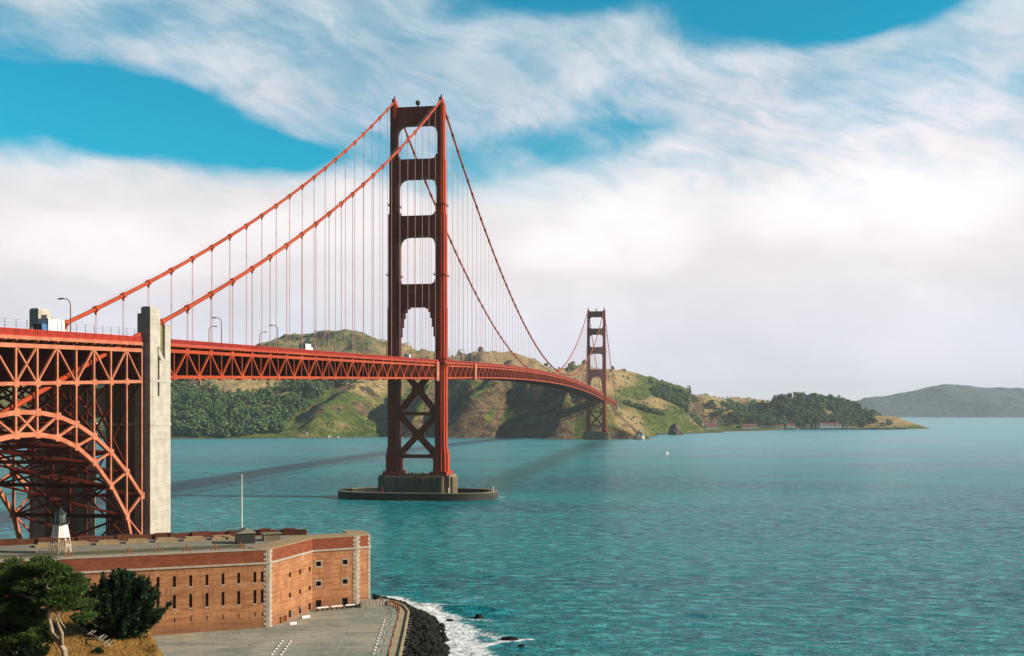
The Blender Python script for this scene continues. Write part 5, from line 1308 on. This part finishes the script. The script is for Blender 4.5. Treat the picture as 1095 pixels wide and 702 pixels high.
def build_bluff():
    st = .45; xs = np.arange(-75, 4, st); ys = np.arange(34, 116, st); X, Y = np.meshgrid(xs, ys); Z, out, d = bluff_z(X, Y)
    ny, nx = X.shape; idx = np.arange(nx * ny).reshape(ny, nx); F = np.stack([idx[:-1, :-1], idx[:-1, 1:], idx[1:, 1:], idx[1:, :-1]], -1).reshape(-1, 4)
    zc = Z.ravel()[F]; F = F[zc.max(1) > 3.05]; used = np.unique(F); mp = np.full(nx * ny, -1); mp[used] = np.arange(len(used))
    m, t, b = new_mat('dry_bluff_cover'); co = coords(t); rk = t.attr('rock').outputs['Fac']; n1 = t.noise(co, .5, 7, .7); n2 = t.noise(co, 2.5, 6, .7)
    c = t.mix(t.step(n1, .36, .64), (.34, .175, .045), (.22, .120, .032)); c = t.mix(t.step(n2, .5, .7, 0, .7), c, (.36, .24, .09))
    c = t.mix(t.step(t.math('ADD', rk, t.math('MULTIPLY', t.math('SUBTRACT', n1, .5), .8)), .4, .6), c, t.mix(t.step(n2, .35, .6), (.46, .38, .27), (.24, .17, .10)))
    t.put(b.inputs['Base Color'], c); b.inputs['Roughness'].default_value = .95; b.inputs['Specular IOR Level'].default_value = .1; bump(t, b, t.math('ADD', n1, n2), .8, .25)
    rock = np.where(out, np.clip(d / 1.4 - .1, 0, 1) * .8, 0)
    tag(array_mesh('hillside', np.stack([X, Y, Z], -1).reshape(-1, 3)[used], mp[F], m, smooth=True, attrs={'rock': rock.ravel()[used]}), 'dry grassy bluff above the parking lot in the foreground', 'hillside', kind='structure')
    r = np.random.default_rng(8); n = 150000; x = r.uniform(-46, -15, n); y = r.uniform(46, 86, n); z, o, d = bluff_z(x, y)
    k = (~o | (d < .5)) & (fbm(x / 2.2, y / 2.2, 66, 3) > .36); x, y, z = x[k], y[k], z[k]; n = len(x)
    h = r.uniform(.10, .30, n) * (.6 + .8 * fbm(x / 4, y / 4, 91, 2)); an = r.uniform(0, 6.283, n); lean = r.normal(0, .22, (n, 2)) + np.array([-.12, .05]); wd = r.uniform(.012, .026, n)
    bx, by = np.cos(an) * wd, np.sin(an) * wd
    V = np.stack([np.stack([x - bx, y - by, z - .05], -1), np.stack([x + bx, y + by, z - .05], -1), np.stack([x + lean[:, 0] * h + bx * .3, y + lean[:, 1] * h + by * .3, z + h], -1), np.stack([x + lean[:, 0] * h - bx * .3, y + lean[:, 1] * h - by * .3, z + h], -1)], 1).reshape(-1, 3)
    tag(array_mesh('dry_grass', V, np.arange(4 * n).reshape(n, 4), M['dry_grass']), 'tawny dry grass covering the foreground bluff', 'grass', kind='stuff')
build_bluff()
def bz(x, y): return float(bluff_z(np.array([x]), np.array([y]))[0][0])
def sprays(centres, seed, n, ln, wd, up, spread=1.0, flat=.35, outward=1.0):
    """leaf sprays: narrow blades fanning outward from points spread through flattened pads (centre, radius xyz)"""
    r = np.random.default_rng(seed); Vs = []; tot = sum(c[1][0] * c[1][1] * max(c[1][2], .3) for c in centres)
    for c, rad in centres:
        m = max(60, int(n * rad[0] * rad[1] * max(rad[2], .3) / tot)); q = r.normal(size=(m, 3)); q /= np.linalg.norm(q, axis=1)[:, None]; q *= (r.random((m, 1)) ** .38)
        P = np.array(c) + q * np.array(rad); dirs = q * outward + np.array([0, 0, up]) + r.normal(0, .45, (m, 3)); dirs /= np.linalg.norm(dirs, axis=1)[:, None]
        side = np.cross(dirs, r.normal(size=(m, 3))); side /= np.linalg.norm(side, axis=1)[:, None] + 1e-6
        L = ln * r.uniform(.6, 1.4, (m, 1)); W = wd * r.uniform(.6, 1.4, (m, 1))
        Vs.append(np.stack([P, P + dirs * L * .5 + side * W, P + dirs * L, P + dirs * L * .5 - side * W], 1).reshape(-1, 3))
    V = np.vstack(Vs); return V, np.arange(len(V)).reshape(-1, 4)
def on_bluff(px, py, lo=46.0, hi=92.0):
    """distance at which the line of sight meets the bluff"""
    D = lo
    while D < hi:
        p = at(px, py, D)
        if p.z <= bz(p.x, p.y): return D
        D += .25
    return hi
def build_cypress():
    bx, by = at(70, 702, 63).x, 63.0; z0 = bz(bx, by) - .3; root = empty('cypress_tree', (bx, by, z0)); tag(root, 'windswept green cypress with a bare bleached twisted trunk', 'tree')
    def L(px, py, D): v = at(px, py, D); return (v.x - bx, v.y - by, v.z - z0)
    main = [(0, 0, 0), L(69, 696, 63), L(63, 687, 63), L(56, 679, 63), L(54, 668, 63.1), L(51.5, 659, 63.1), L(53.5, 650, 63.2), L(52, 643, 63.4), L(56, 637, 63.6)]
    t = MB(); t.tube(main, [.19, .17, .14, .135, .115, .11, .10, .09, .05], 10)
    t.tube([L(66, 690, 63), L(66, 678, 62.8), L(62, 668, 62.7), L(60, 660, 62.7)], [.13, .12, .09, .03], 8)
    t.tube([L(60, 637.5, 63.6), L(66, 646, 63.3), L(67, 655, 63.2), L(65, 660, 63.2)], [.09, .09, .07, .02], 8)
    t.tube([L(53, 643, 63.4), L(46, 642, 63.7), L(38, 640, 64.2), L(26, 638, 65), L(10, 632, 66)], [.12, .10, .08, .06, .03], 8)
    t.tube([L(54, 641, 63.4), L(62, 636, 63.8), L(70, 630, 64.6), L(84, 622, 65.5)], [.15, .12, .09, .04], 8)
    t.tube([L(55, 640, 63.5), L(50, 628, 64.4), L(44, 612, 65.5), L(40, 598, 66)], [.16, .13, .09, .04], 8)
    t.tube([L(57, 652, 62.9), L(61, 657, 62.8), L(64, 664, 62.8), L(70, 672, 62.8)], [.07, .06, .05, .02], 6)
    rt = random.Random(12)
    for k in range(26):                                       # dead twigs that stick out of the crown
        px, py = rt.choice(((60, 600), (80, 614), (90, 628), (40, 592), (20, 598), (70, 640), (46, 652), (30, 664), (84, 650), (56, 632))); D = 64.5 + rt.uniform(-1, 1.5); a = rt.uniform(-.4, 2.6)
        p = np.array(L(px, py, D)); q = p + np.array([math.cos(a) * .55, rt.uniform(-.3, .1), math.sin(a) * .38]) * rt.uniform(.6, 1.3); m2 = (p + q) / 2 + np.array([0, 0, .07])
        t.tube([tuple(p), tuple(m2), tuple(q)], [.03, .02, .008], 4)
    t.build('trunk', M['bark'], root, smooth=True)
    pads = []; r = random.Random(5)
    top = lambda px: float(np.interp(px, [-40, 0, 14, 28, 44, 58, 76, 92, 99], [612, 606, 597, 594, 590, 600, 613, 626, 638]))
    low = lambda px: float(np.interp(px, [-40, 0, 20, 40, 52, 70, 85, 99], [704, 700, 690, 668, 640, 648, 660, 657]))
    for k in range(180):
        px = r.uniform(-38, 97); f = r.random() ** .9; py = top(px) + (low(px) - top(px)) * f; D = 66.3 - 1.6 * f + r.uniform(-1.6, 1.6); rx = r.uniform(.35, 1.0) * (1 - .35 * (px > 80))
        pads.append((L(px - rx * 4 * (px > 85), py + 3, D), (rx * 1.15, rx, .04 + .07 * rx)))
    V, F = sprays(pads, 3, 120000, .20, .028, .22); array_mesh('crown', V, F, M['cypress_leaf'], root)
build_cypress()
def build_shrub(px, py, D, w_, h, label, mat, seed, n, name='dark_shrub', shoots=150, ln=.34, cat='shrub'):
    p = at(px, py, on_bluff(px, py) if D < 68 else D); gz = bz(p.x, p.y) - .2; root = empty(name, (p.x, p.y, gz)); tag(root, label, cat); r = np.random.default_rng(seed); Vs = []; t = MB()
    for k in range(shoots):
        a = r.uniform(0, 6.283); tilt = min(abs(r.normal(0, .72)), 1.32); d = np.array([math.sin(tilt) * math.cos(a) * w_ / h * 1.35, math.sin(tilt) * math.sin(a) * w_ / h, max(.15, math.cos(tilt))]); LL = h * r.uniform(.72, 1.04) * (1 - .22 * tilt); d2 = d / np.linalg.norm(d)
        base = np.array([r.normal(0, w_ * .13), r.normal(0, w_ * .13), 0]); m = n // shoots; tt = r.uniform(.18, 1.0, (m, 1)) ** .8
        P = base + d2 * LL * tt + r.normal(0, .10, (m, 3)) * h * .4 * (1.1 - tt) + np.array([0, 0, .12 * h]) * tt ** 2 * abs(math.sin(tilt)); dirs = d2 * 1.1 + r.normal(0, .48, (m, 3)); dirs /= np.linalg.norm(dirs, axis=1)[:, None]
        side = np.cross(dirs, r.normal(size=(m, 3))); side /= np.linalg.norm(side, axis=1)[:, None] + 1e-6; L = ln * r.uniform(.6, 1.3, (m, 1)) * (1.15 - .5 * tt); W = .042 * r.uniform(.7, 1.4, (m, 1))
        Vs.append(np.stack([P, P + dirs * L * .5 + side * W, P + dirs * L, P + dirs * L * .5 - side * W], 1).reshape(-1, 3))
        if k < 14: t.tube([tuple(base * .3), tuple(base + d2 * LL * .45), tuple(base + d2 * LL * .85)], [.07, .045, .015], 5)
    t.build('stem', M['bark'], root); V = np.vstack(Vs); array_mesh('foliage', V, np.arange(len(V)).reshape(-1, 4), M[mat], root)
build_shrub(129, 663, 73, 2.3, 4.5, 'dense dark spiky shrub on the bluff before the brick wall', 'shrub_leaf', 4, 80000, shoots=300, ln=.46)
for i, (px, py, D, w_, h, n, lb) in enumerate(((8, 700, 60, 2.0, 2.5, 12000, 'dark green bush at the lower left edge of the photo'), (32, 703, 59, 1.4, 1.9, 9000, 'dark green bush left of the bleached trunk foot'), (22, 672, 66, 2.6, 2.3, 14000, 'shaded bush under the cypress crown'), (44, 690, 61, 1.1, 1.5, 6000, 'small dark bush touching the bleached trunk'),
                                               (103, 678, 66, 1.0, .7, 3500, 'low green bush on the dry grass left of the spiky shrub'), (138, 683, 67, .55, .5, 1800, 'small green tuft on the dry grass below the spiky shrub'), (104, 699, 61, .5, .5, 1600, 'small green tuft near the fallen fence pales'), (-18, 680, 62, 3, 3.2, 12000, 'tall dark bush mostly cut off by the left edge'))):
    build_shrub(px, py, D, w_, h, lb, 'low_leaf', 30 + i, n, 'low_bush', 70, .2, 'bush')
fa, fb_ = at(83, 676, on_bluff(83, 676)), at(117, 697, on_bluff(117, 697)); root = empty('broken_fence', (fa.x, fa.y, bz(fa.x, fa.y))); tag(root, 'row of fallen white wooden pales on the dry grass', 'fence'); d = fb_ - fa; d.z = 0
for k in range(13):
    t = k / 12; 
    if k in (4, 7): continue
    x, y = d.x * t, d.y * t; z = bz(fa.x + x, fa.y + y) - bz(fa.x, fa.y) + .32; a = random.uniform(-.35, .35)
    MB().beam((x - .16, y - .05, z + a * .1), (x + .16, y + .1, z + .28 + a * .2), .10, .05).build('pale', M['wood'], root)
MB().beam((0, 0, .38), (d.x, d.y, bz(fb_.x, fb_.y) - bz(fa.x, fa.y) + .38), .05, .06).build('rail', M['wood'], root)

# ------------------------------------------------------------------ haze
hz = MB().box(-9300, 9300, -700, 12300, -1.6, 345)
m = bpy.data.materials.new('haze'); m.use_nodes = True; m.node_tree.nodes.clear(); t = NT(m.node_tree)
vo = t.n.new('ShaderNodeVolumePrincipled'); ou = t.n.new('ShaderNodeOutputMaterial'); vo.inputs['Density'].default_value = .000048; vo.inputs['Color'].default_value = (.76, .91, 1.0, 1); vo.inputs['Anisotropy'].default_value = .0
t.l.new(vo.outputs[0], ou.inputs['Volume'])
tag(hz.build('haze', m), 'thin pale sea haze over the whole strait', 'haze', kind='stuff')
